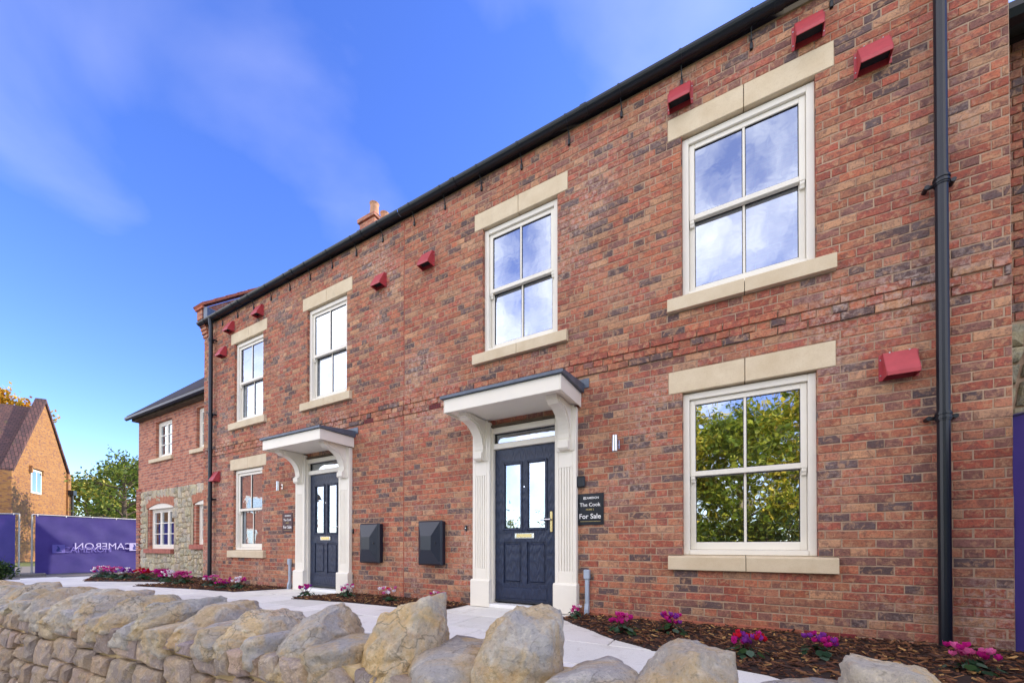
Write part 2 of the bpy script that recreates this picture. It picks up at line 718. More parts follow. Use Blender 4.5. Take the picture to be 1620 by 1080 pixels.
def blocks(x0, x1, z0, z1, big, r, gap, jit):
    """random rubble: a field split again and again into uneven blocks with skewed joints"""
    out = []
    def cut(q, d):
        (a, b, c, e) = q                                   # bottom-left, bottom-right, top-right, top-left
        w_ = (math.hypot(b[0] - a[0], b[1] - a[1]) + math.hypot(c[0] - e[0], c[1] - e[1])) / 2
        h_ = (math.hypot(e[0] - a[0], e[1] - a[1]) + math.hypot(c[0] - b[0], c[1] - b[1])) / 2
        lim = big * r.choice((.7, .85, 1.0, 1.2))
        if max(w_, h_ * 1.15) < lim and w_ < 1.7 * h_ and h_ < 1.8 * w_:
            out.append(q)
            return
        t1, t2 = r.uniform(.36, .64), 0
        t2 = min(.70, max(.30, t1 + r.uniform(-.06, .06)))
        mixp = lambda p, q_, t: (p[0] + (q_[0] - p[0]) * t, p[1] + (q_[1] - p[1]) * t)
        if w_ > h_ * 1.1:
            m1, m2 = mixp(a, b, t1), mixp(e, c, t2)
            cut((a, m1, m2, e), d + 1)
            cut((m1, b, c, m2), d + 1)
        else:
            m1, m2 = mixp(a, e, t1), mixp(b, c, t2)
            cut((a, b, m2, m1), d + 1)
            cut((m1, m2, c, e), d + 1)
    cut(((x0, z0), (x1, z0), (x1, z1), (x0, z1)), 0)
    res = []
    for q in out:
        cx, cz = sum(p[0] for p in q) / 4, sum(p[1] for p in q) / 4
        poly = []
        for i in range(4):
            p, n_ = q[i], q[(i + 1) % 4]
            k = gap / 2
            ip = (p[0] + (k if p[0] < cx else -k) + r.uniform(-jit, jit) * .5, p[1] + (k if p[1] < cz else -k) + r.uniform(-jit, jit) * .5)
            poly.append(ip)
        # knock a corner off some of them
        if r.random() < .6:
            i = r.randrange(4)
            p, a, b = poly[i], poly[i - 1], poly[(i + 1) % 4]
            f, g = r.uniform(.12, .35), r.uniform(.12, .35)
            poly[i:i + 1] = [(p[0] + (a[0] - p[0]) * f, p[1] + (a[1] - p[1]) * f), (p[0] + (b[0] - p[0]) * g, p[1] + (b[1] - p[1]) * g)]
        res.append(((cx, cz), poly))
    return res


def area(p):
    return abs(sum(p[i][0] * p[(i + 1) % len(p)][1] - p[(i + 1) % len(p)][0] * p[i][1] for i in range(len(p)))) / 2


def stone_mesh(poly, depth, bulge, r):
    """a rubble stone: outline (u,v), proud by depth, rounded face; u->x, v->z, proud->-y; centred"""
    cx = sum(p[0] for p in poly) / len(poly)
    cz = sum(p[1] for p in poly) / len(poly)
    pts = []
    n = len(poly)
    for i in range(n):          # subdivide the outline and wobble it
        a, b = poly[i], poly[(i + 1) % n]
        ln = math.hypot(b[0] - a[0], b[1] - a[1])
        k = max(1, min(3, int(ln / .05)))
        for t in range(k):
            f = t / k
            pts.append((a[0] + (b[0] - a[0]) * f - cx + r.uniform(-.006, .006), a[1] + (b[1] - a[1]) * f - cz + r.uniform(-.006, .006)))
    mb = MB()
    n = len(pts)
    for sc, y in ((1.0, .05), (1.0, -depth * .4), (.93, -depth * .9), (.62, -depth - bulge)):
        for p in pts:
            mb.v.append((p[0] * sc, y + (r.uniform(-.008, .008) if y < 0 else 0), p[1] * sc))
    mb.v.append((0, -depth - bulge * 1.1, 0))
    for k in range(3):
        for i in range(n):
            j = (i + 1) % n
            mb.face((k * n + i, k * n + j, (k + 1) * n + j, (k + 1) * n + i))
    for i in range(n):
        mb.face((3 * n + i, 3 * n + (i + 1) % n, 4 * n))
    mb.face(range(n - 1, -1, -1))
    return mb, (cx, cz)


def rock(r, sx_, sy_, sz_, cuts=7, sub=4, rough=.03, sharp=9):
    """angular boulder: a rounded box cut by random planes, then roughened"""
    bm = bmesh.new()
    bmesh.ops.create_icosphere(bm, subdivisions=sub, radius=1)
    pl = [(Vector((1, 0, 0)), 1), (Vector((-1, 0, 0)), 1), (Vector((0, 1, 0)), 1), (Vector((0, -1, 0)), 1), (Vector((0, 0, 1)), 1), (Vector((0, 0, -1)), 1)]
    for _ in range(cuts):
        d = Vector((r.uniform(-1, 1), r.uniform(-1, 1), r.uniform(-.2, .8))).normalized()
        pl.append((d, r.uniform(.84, 1.06)))
    off = Vector((r.uniform(-50, 50), r.uniform(-50, 50), r.uniform(-50, 50)))
    for v in bm.verts:
        d = v.co.normalized()
        s_ = sum(max(0, d.dot(n) / h) ** sharp for n, h in pl) ** (-1 / sharp)
        p = d * s_
        k = 1 + rough * 1.5 * noise.noise(p * 1.5 + off) + rough * 1.2 * noise.noise(p * 3.5 + off) + rough * (1.1 - 2.8 * abs(noise.noise(p * 3 + off))) + rough * .8 * noise.noise(p * 11 + off) + rough * .5 * noise.noise(p * 24 + off)
        p *= k
        v.co = Vector((p.x * sx_, p.y * sy_, p.z * sz_))
    me = bpy.data.meshes.new('rock')
    bm.to_mesh(me)
    bm.free()
    me.polygons.foreach_set('use_smooth', [True] * len(me.polygons))
    return me


def text_mesh(body, size, mirror=False, bold=0.0):
    cu = bpy.data.curves.new('t', 'FONT')
    cu.body = body
    cu.size = size
    cu.align_x = 'CENTER'
    cu.align_y = 'CENTER'
    cu.extrude = .0012
    cu.offset = bold
    cu.resolution_u = 3
    o = bpy.data.objects.new('t', cu)
    COL.objects.link(o)
    bpy.context.view_layer.update()
    me = bpy.data.meshes.new_from_object(o.evaluated_get(bpy.context.evaluated_depsgraph_get()))
    bpy.data.objects.remove(o)
    bpy.data.curves.remove(cu)
    if mirror:
        for v in me.vertices:
            v.co.x = -v.co.x
        me.flip_normals()
    return me


# ------------------------------------------------------------------ ground
mb = MB()
mb.poly([(-900, -900, -.24), (900, -900, -.24), (900, 900, -.24), (-900, 900, -.24)])
tag(mb.build('ground', 'grass'), kind='structure')
mb = MB()
mb.box(-60, 60, -8.6, -3.92, -.6, -.22)
tag(mb.build('road', 'asphalt'), kind='structure')
mb = MB()
mb.box(-60, 60, -6.0, -3.0, -.6, -.20)
tag(mb.build('bounce_footway', 'bounce_footway'), kind='structure')  # unseen pale strip, added to bounce light onto the boundary wall
mb = MB()
mb.box(-60, 60, -8.75, -8.6, -.6, -.10, bev=.02)
tag(mb.build('kerb', 'paving_bed'), kind='structure')
mb = MB()
mb.box(-30, -14.9, -3.4, 14, -.6, -.20)
tag(mb.build('forecourt', 'paving_bed'), kind='structure')
path = MB()
path.box(-15.0, 14, -3.05, .8, -.6, .005)
path = tag(path.build('path', 'paving_bed'), kind='structure')

PZ = .028
slab_meshes = {}


def slab(x0, x1, y0, y1):
    key = (round(x1 - x0, 3), round(y1 - y0, 3))
    if key not in slab_meshes:
        m_ = MB()
        m_.box(-key[0] / 2, key[0] / 2, -key[1] / 2, key[1] / 2, -.03, 0, bev=.004)
        me = m_.mesh('paving_slab')
        me.materials.append(M['paving'])
        slab_meshes[key] = me
    o = link('paving_slab', slab_meshes[key], path, ((x0 + x1) / 2, (y0 + y1) / 2, PZ + rng.uniform(-.0015, .0015)))
    t = rng.uniform(.88, 1.02)
    o.color = (t, t * rng.uniform(.985, 1.01), t * rng.uniform(.96, 1.0), 1)


J = .011
for r_ in range(5):
    y0 = -3.03 + r_ * .6
    x = -14.9 + (r_ % 2) * .4
    while x < 5:
        slab(x + J / 2, x + .8 - J / 2, y0 + J / 2, y0 + .6 - J / 2)
        x += .8

# ------------------------------------------------------------------ brickwork
PAL = [(lin(182, 120, 94), 26), (lin(174, 97, 80), 24), (lin(184, 111, 86), 18), (lin(146, 102, 92), 13), (lin(106, 89, 88), 11), (lin(194, 146, 114), 8)]
PT = sum(p[1] for p in PAL)


def brick_colour(r):
    t = r.uniform(0, PT)
    for c, w_ in PAL:
        t -= w_
        if t <= 0:
            break
    k = r.uniform(.90, 1.28)
    h = r.uniform(.95, 1.05)
    return (c[0] * k * h, c[1] * k, c[2] * k / h)


def brick_into(mb, x, y, z, ln, ht, r, c=None, nx=3, back=.045):
    """handmade brick, front at y, centred on x,z: chamfered, edges uneven"""
    hx, hz = ln / 2, ht / 2
    b = len(mb.v)
    ch = .0035
    jt = [r.uniform(-.0028, .0022) for _ in range(nx + 1)]
    jb = [r.uniform(-.0022, .0028) for _ in range(nx + 1)]
    jl, jr = r.uniform(-.003, .002), r.uniform(-.002, .003)
    def row(ins, yy):
        for i in range(nx + 1):
            f = i / nx
            xx = x - hx - jl * 0 + ins + (ln - 2 * ins) * f + (jl if i == 0 else jr if i == nx else r.uniform(-.004, .004))
            mb.v.append((xx, yy + r.uniform(-.0008, .0008), z + hz - ins + jt[i]))
        for i in range(nx + 1):
            f = i / nx
            xx = x - hx + ins + (ln - 2 * ins) * f + (jl if i == 0 else jr if i == nx else r.uniform(-.004, .004))
            mb.v.append((xx, yy + r.uniform(-.0008, .0008), z - hz + ins + jb[i]))
    row(ch, y)
    row(0, y + ch)
    row(0, y + back)
    n = nx + 1
    T = lambda k, i: b + k * 2 * n + i
    B = lambda k, i: b + k * 2 * n + n + i
    for i in range(nx):
        mb.face((T(0, i), B(0, i), B(0, i + 1), T(0, i + 1)), c)
    for k in (0, 1):
        for i in range(nx):
            mb.face((T(k + 1, i), T(k, i), T(k, i + 1), T(k + 1, i + 1)), c)
            mb.face((B(k, i), B(k + 1, i), B(k + 1, i + 1), B(k, i + 1)), c)
        mb.face((T(k + 1, 0), B(k + 1, 0), B(k, 0), T(k, 0)), c)
        mb.face((T(k, nx), B(k, nx), B(k + 1, nx), T(k + 1, nx)), c)


Z0, CH = -.0275, .075


def layout(xa, xb, openings, ncourse, r):
    """English garden wall bond: three stretcher courses, then headers; returns (x, y, z, length)"""
    out = []
    for i in range(ncourse):
        zb = Z0 + i * CH
        zc = zb + CH / 2
        header = (i % 4 == 2)
        pitch = .1125 if header else .225
        ph = .05625 if header else (.1125 if i % 2 else 0.0)
        cuts = sorted((a, b) for a, b, c, d in openings if c < zb + CH - .02 and d > zb + .02)
        free = []
        x = xa
        for a, b in cuts:
            if a > x + .01:
                free.append((x, a))
            x = max(x, b)
        if x < xb - .01:
            free.append((x, xb))
        dent = (i == 38)
        yb = -.016 if i in (37, 39) else 0
        for a, b in free:
            k = math.floor((a - ph) / pitch)
            js = [a]
            while True:
                k += 1
                q = ph + k * pitch
                if q >= b - .035:
                    break
                if q > a + .035:
                    js.append(q)
            js.append(b)
            for q in range(len(js) - 1):
                l, h = js[q], js[q + 1]
                y = yb + (-.013 if dent and (math.floor(l / pitch + .5) % 2) else 0) + r.uniform(-.0032, .0008)
                out.append(((l + h) / 2 + r.uniform(-.0015, .0015), y, zc + .0 + r.uniform(-.001, .001), h - l - .0095))
    return out


brick_cache = {}


def brick_mesh(ln, r):
    key = round(ln / .005)
    lst = brick_cache.setdefault(key, [])
    if len(lst) < (9 if key > 35 else 6):
        m_ = MB()
        brick_into(m_, 0, 0, 0, ln, .0655, r)
        me = m_.mesh('brick')
        me.materials.append(M['brick'])
        lst.append(me)
        return me
    return r.choice(lst)


CAM = Vector(cam.location)


def wall_core(house, xa, xb, openings, reveal, ztop, name='wall'):
    """mortar bed with real openings, plus brick reveals"""
    xs = sorted({xa, xb, *[v for o in openings for v in o[:2] if xa < v < xb]})
    zs = sorted({-.1, ztop, *[v for o in openings for v in o[2:4] if -.1 < v < ztop]})
    m_ = MB()
    for i in range(len(xs) - 1):
        for j in range(len(zs) - 1):
            cx, cz = (xs[i] + xs[i + 1]) / 2, (zs[j] + zs[j + 1]) / 2
            if any(a < cx < b and c < cz < d for a, b, c, d in openings):
                continue
            m_.poly([(xs[i], .0042, zs[j]), (xs[i + 1], .0042, zs[j]), (xs[i + 1], .0042, zs[j + 1]), (xs[i], .0042, zs[j + 1])])
    o = m_.build(name, 'mortar', house)
    rv = MB()
    for a, b, c, d in reveal:
        for xx in (a, b):
            k = int((d - c) / CH + .5)
            for q in range(k):
                z0 = c + q * CH
                sgn = .012 if xx == a else -.012
                lo, hi = sorted((xx - .03, xx + .0))
                if xx == b:
                    lo, hi = xx, xx + .03
                rv.box(lo, hi, .004, .13, z0 + .005, z0 + CH - .005, brick_colour(rng))
    if rv.v:
        tag(rv.build('reveal_bricks', 'brick_joined', house), kind='stuff')
    return o


def lay(house, bricks, r, nmax=300):
    scored = sorted(bricks, key=lambda b: -(b[3] * .065) / ((b[0] - CAM.x) ** 2 + CAM.y ** 2 + (b[2] - CAM.z) ** 2) ** 1.5)
    for x, y, z, ln in scored[:nmax]:
        o = link('brick', brick_mesh(ln, r), house, (x, y, z))
        c = brick_colour(r)
        o.color = (*c, 1)
    m_ = MB()
    for x, y, z, ln in scored[nmax:]:
        brick_into(m_, x, y, z, ln, .0655, r, brick_colour(r), 3 if ln > .15 else 2)
    o = m_.build('brickwork', 'brick_joined', house, fixn=False)
    tag(o, kind='stuff')


# ------------------------------------------------------------------ parts of a house
def box_part(name, mat, parent, *a, bev=.003, **k):
    m_ = MB()
    m_.box(*a, bev=bev)
    return m_.build(name, mat, parent, **k)


def sash_window(house, x0, x1, z0, z1, blind=False):
    f = .062
    m_ = MB()
    ya, yb = .045, .16
    m_.box(x0, x0 + f, ya, yb, z0, z1, bev=.004)
    m_.box(x1 - f, x1, ya, yb, z0, z1, bev=.004)
    m_.box(x0 + f, x1 - f, ya, yb, z1 - f, z1, bev=.004)
    m_.box(x0 + f, x1 - f, ya - .012, yb, z0, z0 + .05, bev=.004)
    fr = m_.build('window', 'cream', house)
    zm = (z0 + z1) / 2 - .01
    xa, xb = x0 + f + .002, x1 - f - .002
    xc = (xa + xb) / 2
    st = .05
    for nm, lo, hi, y in (('top_sash', zm - .012, z1 - f - .002, .07), ('bottom_sash', z0 + .052, zm + .022, .112)):
        m_ = MB()
        bot = .05 if nm == 'top_sash' else .075
        top = .05 if nm == 'top_sash' else .03
        m_.box(xa, xa + st, y, y + .038, lo, hi, bev=.004)
        m_.box(xb - st, xb, y, y + .038, lo, hi, bev=.004)
        m_.box(xa + st, xb - st, y, y + .038, hi - top, hi, bev=.004)
        m_.box(xa + st, xb - st, y, y + .038, lo, lo + bot, bev=.004)
        if nm == 'top_sash':
            for hx_ in (xa + .006, xb - .044):
                m_.prism([(lo - .06, y + .03), (lo + .001, y + .032), (lo + .001, y + .004), (lo - .02, y + .004), (lo - .035, y + .014), (lo - .06, y + .016)][::-1] and
                         [(y + .004, lo + .001), (y + .034, lo + .001), (y + .034, lo - .06), (y + .016, lo - .06), (y + .012, lo - .04), (y + .004, lo - .025)], 0, hx_, hx_ + .038)
        m_.build(nm, 'cream', fr)
        m_ = MB()
        m_.box(xc - .011, xc + .011, y + .003, y + .034, lo + bot, hi - top, bev=.004)
        m_.build('glazing_bar', 'cream', fr)
        for pa, pb in ((xa + st, xc - .011), (xc + .011, xb - st)):
            m_ = MB()
            g = .006
            for q in ((pa, pa + g, lo + bot, hi - top), (pb - g, pb, lo + bot, hi - top), (pa + g, pb - g, hi - top - g, hi - top), (pa + g, pb - g, lo + bot, lo + bot + g)):
                m_.box(q[0], q[1], y + .010, y + .018, q[2], q[3])
            m_.build('seal', 'seal', fr)
            m_ = MB()
            tx, tz = rng.uniform(-.0012, .0012), rng.uniform(-.0012, .0012)
            m_.poly([(pa, y + .018 + tx, lo + bot + .001), (pb, y + .018 - tx, lo + bot + .001), (pb, y + .018 - tx + tz, hi - top - .001), (pa, y + .018 + tx + tz, hi - top - .001)])
            m_.build('pane', 'glass', fr, fixn=False)
    room(house, x0, x1, z0, z1)
    return fr


def room(house, x0, x1, z0, z1, y0=.162):
    """dim room behind the glass"""
    m_ = MB()
    e = .3
    xa, xb, za, zb, y1 = x0 - e, x1 + e, z0 - .4, z1 + .1, y0 + 2.2
    m_.poly([(xa, y1, za), (xb, y1, za), (xb, y1, zb), (xa, y1, zb)])
    m_.poly([(xa, y0, za), (xa, y1, za), (xa, y1, zb), (xa, y0, zb)])
    m_.poly([(xb, y0, za), (xb, y1, za), (xb, y1, zb), (xb, y0, zb)])
    m_.poly([(xa, y0, za), (xb, y0, za), (xb, y1, za), (xa, y1, za)])
    m_.poly([(xa, y0, zb), (xb, y0, zb), (xb, y1, zb), (xa, y1, zb)])
    for a in ((xa, x0, za, zb), (x1, xb, za, zb), (x0, x1, za, z0), (x0, x1, z1, zb)):
        m_.poly([(a[0], y0, a[2]), (a[1], y0, a[2]), (a[1], y0, a[3]), (a[0], y0, a[3])])
    m_.build('room', 'room', house, fixn=False)


def lintel_sill(house, x0, x1, zs, zl, ext=.13):
    xc = (x0 + x1) / 2
    for a, b in ((x0 - ext, xc - .003), (xc + .003, x1 + ext)):
        box_part('lintel_stone', 'sandstone', house, a, b, -.004, .14, zl, zl + .222, bev=.004)
    for a, b in ((x0 - ext - .005, xc - .003), (xc + .003, x1 + ext + .005)):
        m_ = MB()
        m_.prism([(-.055, zs - .15 + .004), (-.055, zs - .022), (-.048, zs - .016), (.045, zs - .001), (.13, zs - .001), (.13, zs - .15 + .004)], 0, a, b)
        m_.build('sill_stone', 'sandstone', house)


def cowl(house, x, z, wd=.20, h=.215):
    m_ = MB()
    h2 = h / 2
    t0, t1 = .03, .125
    # sloping hood, open below
    m_.prism([(-.001, -h2), (-.001, h2), (-t0, h2), (-t1, -h2 * .72), (-t1, -h2), (-t1 + .006, -h2), (-t1 + .006, -h2 * .7), (-t0 + .002, h2 - .006), (-.006, h2 - .006), (-.006, -h2)], 0, -wd / 2, wd / 2)
    for s_ in (-1, 1):
        m_.prism([(0, -h2), (0, h2), (-t0, h2), (-t1, -h2 * .72), (-t1, -h2)], 0, s_ * wd / 2 - .002, s_ * wd / 2 + .002)
        m_.box(min(s_ * wd / 2, s_ * (wd / 2 + .022)), max(s_ * wd / 2, s_ * (wd / 2 + .022)), -.004, -.001, -h2, h2)
    o = m_.build('vent_cowl', 'red_vent', house, off=(0, 0, 0))
    o.location = (x, -.003, z)
    d = MB()
    d.box(-wd / 2 + .004, wd / 2 - .004, -t1 + .016, -.008, -h2 * .55, -h2 * .5)
    q = d.build('hood_shade', 'dark', o)  # solid dark sheet painting the shade inside the open-bottomed hood
    q.parent = o
    q.matrix_parent_inverse = Matrix()
    s_ = MB()
    for dx in (-.5, .5):
        for dz in (-.6, .6):
            s_.tube([(dx * (wd + .022), -.001, dz * h2), (dx * (wd + .022), -.008, dz * h2)], .006, 6)
    for dx in (-.3, .3):
        s_.tube([(dx * wd, -t0 + .005, h2 - .004), (dx * wd, -t0 - .005, h2 - .001)], .006, 6)
    q = s_.build('screw', 'galv', o)
    q.parent = o
    q.matrix_parent_inverse = Matrix()
    return o


def door_set(house, xc, handle_side=1):
    """front door with fanlight, fluted pilasters, scroll brackets and lead-roofed canopy"""
    zf = .10
    x0, x1 = xc - .50, xc + .50
    # frame
    m_ = MB()
    m_.box(x0, x0 + .07, -.012, .12, zf - .02, 2.33, bev=.004)
    m_.box(x1 - .07, x1, -.012, .12, zf - .02, 2.33, bev=.004)
    m_.box(x0 + .07, x1 - .07, -.012, .12, 2.26, 2.33, bev=.004)
    m_.box(x0 + .07, x1 - .07, -.004, .12, 2.055, 2.125, bev=.004)
    fr = m_.build('door_frame', 'cream', house)
    box_part('threshold', 'white_print', fr, x0 + .01, x1 - .01, -.09, .12, .03, zf - .021, bev=.006)
    m_ = MB()
    m_.poly([(x0 + .07, .05, 2.125), (x1 - .07, .05, 2.125), (x1 - .07, .05, 2.26), (x0 + .07, .05, 2.26)])
    m_.build('fanlight_pane', 'glass', fr, fixn=False)
    m_ = MB()
    for q in ((x0 + .07, x1 - .07, 2.125, 2.137), (x0 + .07, x1 - .07, 2.248, 2.26), (x0 + .07, x0 + .082, 2.137, 2.248), (x1 - .082, x1 - .07, 2.137, 2.248)):
        m_.box(q[0], q[1], .034, .049, q[2], q[3])
    m_.build('fanlight_seal', 'seal', fr)
    box_part('blind', 'blind', fr, x0 + .08, x1 - .08, .10, .11, 2.13, 2.255, bev=0)
    # leaf
    a, b = x0 + .075, x1 - .075
    W = b - a
    yl = .035
    st = .125 * W / .85
    mid = .075
    gx = ((a + st, xc - mid / 2), (xc + mid / 2, b - st))
    m_ = MB()
    zt = 2.05
    g0, g1 = 1.02, 1.86
    p0, p1 = .34, .86
    m_.box(a, a + st, yl, yl + .05, zf, zt)
    m_.box(b - st, b, yl, yl + .05, zf, zt)
    for q in ((g1, zt), (p1, g0), (zf, p0)):
        m_.box(a + st, b - st, yl, yl + .05, q[0], q[1])
    for q in ((g0, g1), (p0, p1)):
        m_.box(xc - mid / 2, xc + mid / 2, yl, yl + .05, q[0], q[1])
    lf = m_.build('door', 'navy', house)
    for pa, pb in gx:
        # raised moulding round the glass
        m_ = MB()
        for q in ((pa - .014, pa + .018, g0 - .014, g1 + .014), (pb - .018, pb + .014, g0 - .014, g1 + .014), (pa + .018, pb - .018, g1 - .018, g1 + .014), (pa + .018, pb - .018, g0 - .014, g0 + .018)):
            m_.box(q[0], q[1], yl - .014, yl + .03, q[2], q[3], bev=.008)
        m_.build('glass_moulding', 'navy', lf)
        m_ = MB()
        m_.poly([(pa + .016, yl + .014, g0 + .016), (pb - .016, yl + .014, g0 + .016), (pb - .016, yl + .014, g1 - .016), (pa + .016, yl + .014, g1 - .016)])
        m_.build('pane', 'glass', lf, fixn=False)
        box_part('obscure_backing', 'blind', lf, pa + .012, pb - .012, yl + .022, yl + .03, g0 + .012, g1 - .012, bev=0)
        m_ = MB()
        m_.box(pa, pb, yl + .014, yl + .04, p0, p1)
        m_.box(pa + .022, pb - .022, yl - .002, yl + .03, p0 + .022, p1 - .022, bev=.016)
        m_.build('raised_panel', 'navy', lf)
    m_ = MB()
    m_.box(a + st - .01, b - st + .01, yl - .008, yl + .02, .15, .29, bev=.007)
    m_.build('raised_panel', 'navy', lf)
    m_ = MB()
    m_.box(xc - .135, xc + .135, yl - .014, yl, .905, .975, bev=.006)
    lp = m_.build('letter_plate', 'steel', lf)
    m_ = MB()
    m_.box(xc - .105, xc + .105, yl - .019, yl - .0145, .918, .962, bev=.002)
    m_.build('letter_flap', 'brass', lf)
    hx_ = b - .058 if handle_side > 0 else a + .058
    m_ = MB()
    m_.box(hx_ - .018, hx_ + .018, yl - .012, yl, .98, 1.23, bev=.005)
    m_.build('handle_plate', 'brass', lf)
    m_ = MB()
    m_.tube([(hx_, yl - .012, 1.13), (hx_, yl - .05, 1.13)], .011, 8)
    m_.tube([(hx_ + .008 * handle_side, yl - .05, 1.13), (hx_ - .125 * handle_side, yl - .052, 1.128)], [.011, .009], 8)
    m_.build('lever_handle', 'steel', lf)
    m_ = MB()
    m_.tube([(xc, yl + .001, 1.55), (xc, yl - .006, 1.55)], .010, 10)
    m_.build('spy_hole', 'steel', lf)
    m_ = MB()
    m_.box(a, b, yl - .012, yl + .01, zf + .002, zf + .028, bev=.004)
    m_.build('weather_bar', 'navy_plain', lf)
    # pilasters
    for s_ in (-1, 1):
        cx = xc + s_ * .585
        m_ = MB()
        w_ = .132
        m_.box(cx - w_, cx + w_, -.035, -.001, .375, 2.402, bev=.003)
        # flutes: five raised fillets
        m_.box(cx - w_, cx - .085, -.062, -.0345, .375, 2.402, bev=.003)
        m_.box(cx + .085, cx + w_, -.062, -.0345, .375, 2.402, bev=.003)
        m_.box(cx - .0848, cx + .0848, -.0618, -.0345, 1.72, 2.401, bev=.003)
        m_.box(cx - .0848, cx + .0848, -.0618, -.0345, .3755, .52, bev=.003)
        for k in range(-2, 3):
            m_.box(cx + k * .034 - .0142, cx + k * .034 + .0142, -.060, -.0345, .518, 1.722, bev=.004)
        pl = m_.build('pilaster', 'cream', house)
        m_ = MB()
        m_.box(cx - .145, cx + .145, -.098, -.001, .035, .36, bev=.003)
        m_.prism([(-.001, .36), (-.098, .36), (-.088, .376), (-.066, .382), (-.001, .382)], 0, cx - .144, cx + .144)
        m_.build('plinth_block', 'cream', pl)
    # canopy
    zc0, zc1 = 2.403, 2.565
    hw = .745
    pj = -.60
    m_ = MB()
    m_.box(xc - hw, xc + hw, pj, -.001, zc0 + .03, zc1, bev=.003)
    m_.box(xc - hw - .0, xc + hw + .0, pj - .012, pj - .0005, zc0, zc1 - .002, bev=.004)
    for s_ in (-1, 1):
        xa, xb = sorted((xc + s_ * (hw + .0005), xc + s_ * (hw + .012)))
        m_.box(xa, xb, pj - .012, -.002, zc0, zc1 - .002, bev=.003)
    can = m_.build('canopy', 'cream', house)
    m_ = MB()
    ov = .045
    prof = [(-.001, zc1 + .002), (pj - ov, zc1 + .002), (pj - ov, zc1 + .034), (-.02, zc1 + .100), (-.001, zc1 + .100)]
    m_.prism(prof, 0, xc - hw - ov, xc + hw + ov)
    m_.build('lead_roof', 'lead', can)
    m_ = MB()
    m_.box(xc - hw - ov - .06, xc + hw + ov + .06, -.008, -.0005, zc1 + .05, zc1 + .155)
    m_.build('lead_flashing', 'lead', can)
    m_ = MB()
    m_.box(xc - .49, xc + .49, -.03, -.014, 2.335, 2.362, bev=.002)
    m_.build('head_trim', 'trunk', can)
    # scroll brackets
    for s_ in (-1, 1):
        cx = xc + s_ * .585
        top = zc0 + .028
        pts = [(-.062, top), (-.47, top), (-.47, top - .055), (-.44, top - .06), (-.42, top - .075)]
        for k in range(11):
            t = k / 10 * math.pi / 2
            # concave quarter: centre low front
            pts.append((-.41 + .30 * math.sin(t), top - .085 - .30 * (1 - math.cos(t))))
        pts += [(-.105, top - .40), (-.125, top - .405), (-.125, top - .425), (-.15, top - .43), (-.15, top - .50), (-.13, top - .52), (-.062, top - .52)]
        m_ = MB()
        m_.prism(pts, 0, cx - .062, cx + .062)
        br = m_.build('bracket', 'cream', can)
        m_ = MB()
        pts2 = [(-.064, top - .01), (-.40, top - .01), (-.40, top - .045)]
        for k in range(9):
            t = k / 8 * math.pi / 2
            pts2.append((-.37 + .28 * math.sin(t), top - .06 - .29 * (1 - math.cos(t))))
        pts2 += [(-.085, top - .36), (-.064, top - .36)]
        m_.prism(pts2, 0, cx - .074, cx + .074)
        m_.box(cx - .11, cx + .11, -.075, -.0625, top - .53, top - .005, bev=.004)
        m_.build('bracket_face', 'cream', can)
    room(house, x0, x1, zf, 2.33, .125)


def downpipe(house, x, zt, zb, swan):
    m_ = MB()
    y = -.085
    r_ = .038
    if swan:
        m_.tube([(x, -.10, zt + .07), (x, -.10, zt - .02), (x, y, zt - .12), (x, y, zt - .3)], r_, 14)
        m_.tube([(x, y, zt - .3), (x, y, zb)], r_, 14)
    else:
        m_.tube([(x, y, zt), (x, y, zb)], r_, 14)
    p = m_.build('downpipe', 'black', house, smooth=False)
    for z in (zt - .42, 3.63, 1.81, .42)[0 if swan else 1:3]:
        m_ = MB()
        m_.tube([(x, y, z + .035), (x, y, z - .035)], r_ + .006, 14)
        m_.tube([(x, y, z + .022), (x, y, z + .010)], r_ + .012, 14)
        m_.tube([(x, y, z - .010), (x, y, z - .022)], r_ + .012, 14)
        m_.box(x - .085, x + .085, -.055, -.035, z - .014, z + .014, bev=.005)
        for s_ in (-1, 1):
            m_.tube([(x + s_ * .075, -.002, z), (x + s_ * .075, -.065, z)], .017, 8)
        m_.build('pipe_clip', 'black', p)


def gutter(house, xa, xb, hooks):
    zg, yg, r_ = 5.735, -.085, .062
    prof = []
    for k in range(11):
        t = math.pi + math.pi * k / 10
        prof.append((yg + r_ * math.cos(t), zg + r_ * math.sin(t)))
    inner = [(yg + (r_ - .006) * math.cos(math.pi + math.pi * k / 10), zg + (r_ - .006) * math.sin(math.pi + math.pi * k / 10)) for k in range(10, -1, -1)]
    m_ = MB()
    m_.prism(prof + inner, 0, xa, xb)
    g = m_.build('gutter', 'black', house)
    for i, x in enumerate(hooks):
        m_ = MB()
        ring = [(yg + (r_ + .006) * math.cos(math.pi + math.pi * k / 10), zg + (r_ + .006) * math.sin(math.pi + math.pi * k / 10)) for k in range(11)]
        m_.prism(ring + prof[::-1], 0, x - .012, x + .012)
        m_.tube([(x + .0, yg + .03, zg - r_ - .0), (x, -.012, 5.60), (x, -.014, 5.53)], .008, 6)
        m_.box(x - .013, x + .013, -.024, -.001, 5.50, 5.56, bev=.003)
        m_.build('gutter_bracket', 'black', g)
        if i % 3 == 1:
            m_ = MB()
            ring = [(yg + (r_ + .009) * math.cos(math.pi + math.pi * k / 10), zg + (r_ + .009) * math.sin(math.pi + math.pi * k / 10)) for k in range(11)]
            m_.prism(ring + prof[::-1], 0, x + .18, x + .25)
            m_.build('gutter_joint', 'black', g)
    return g


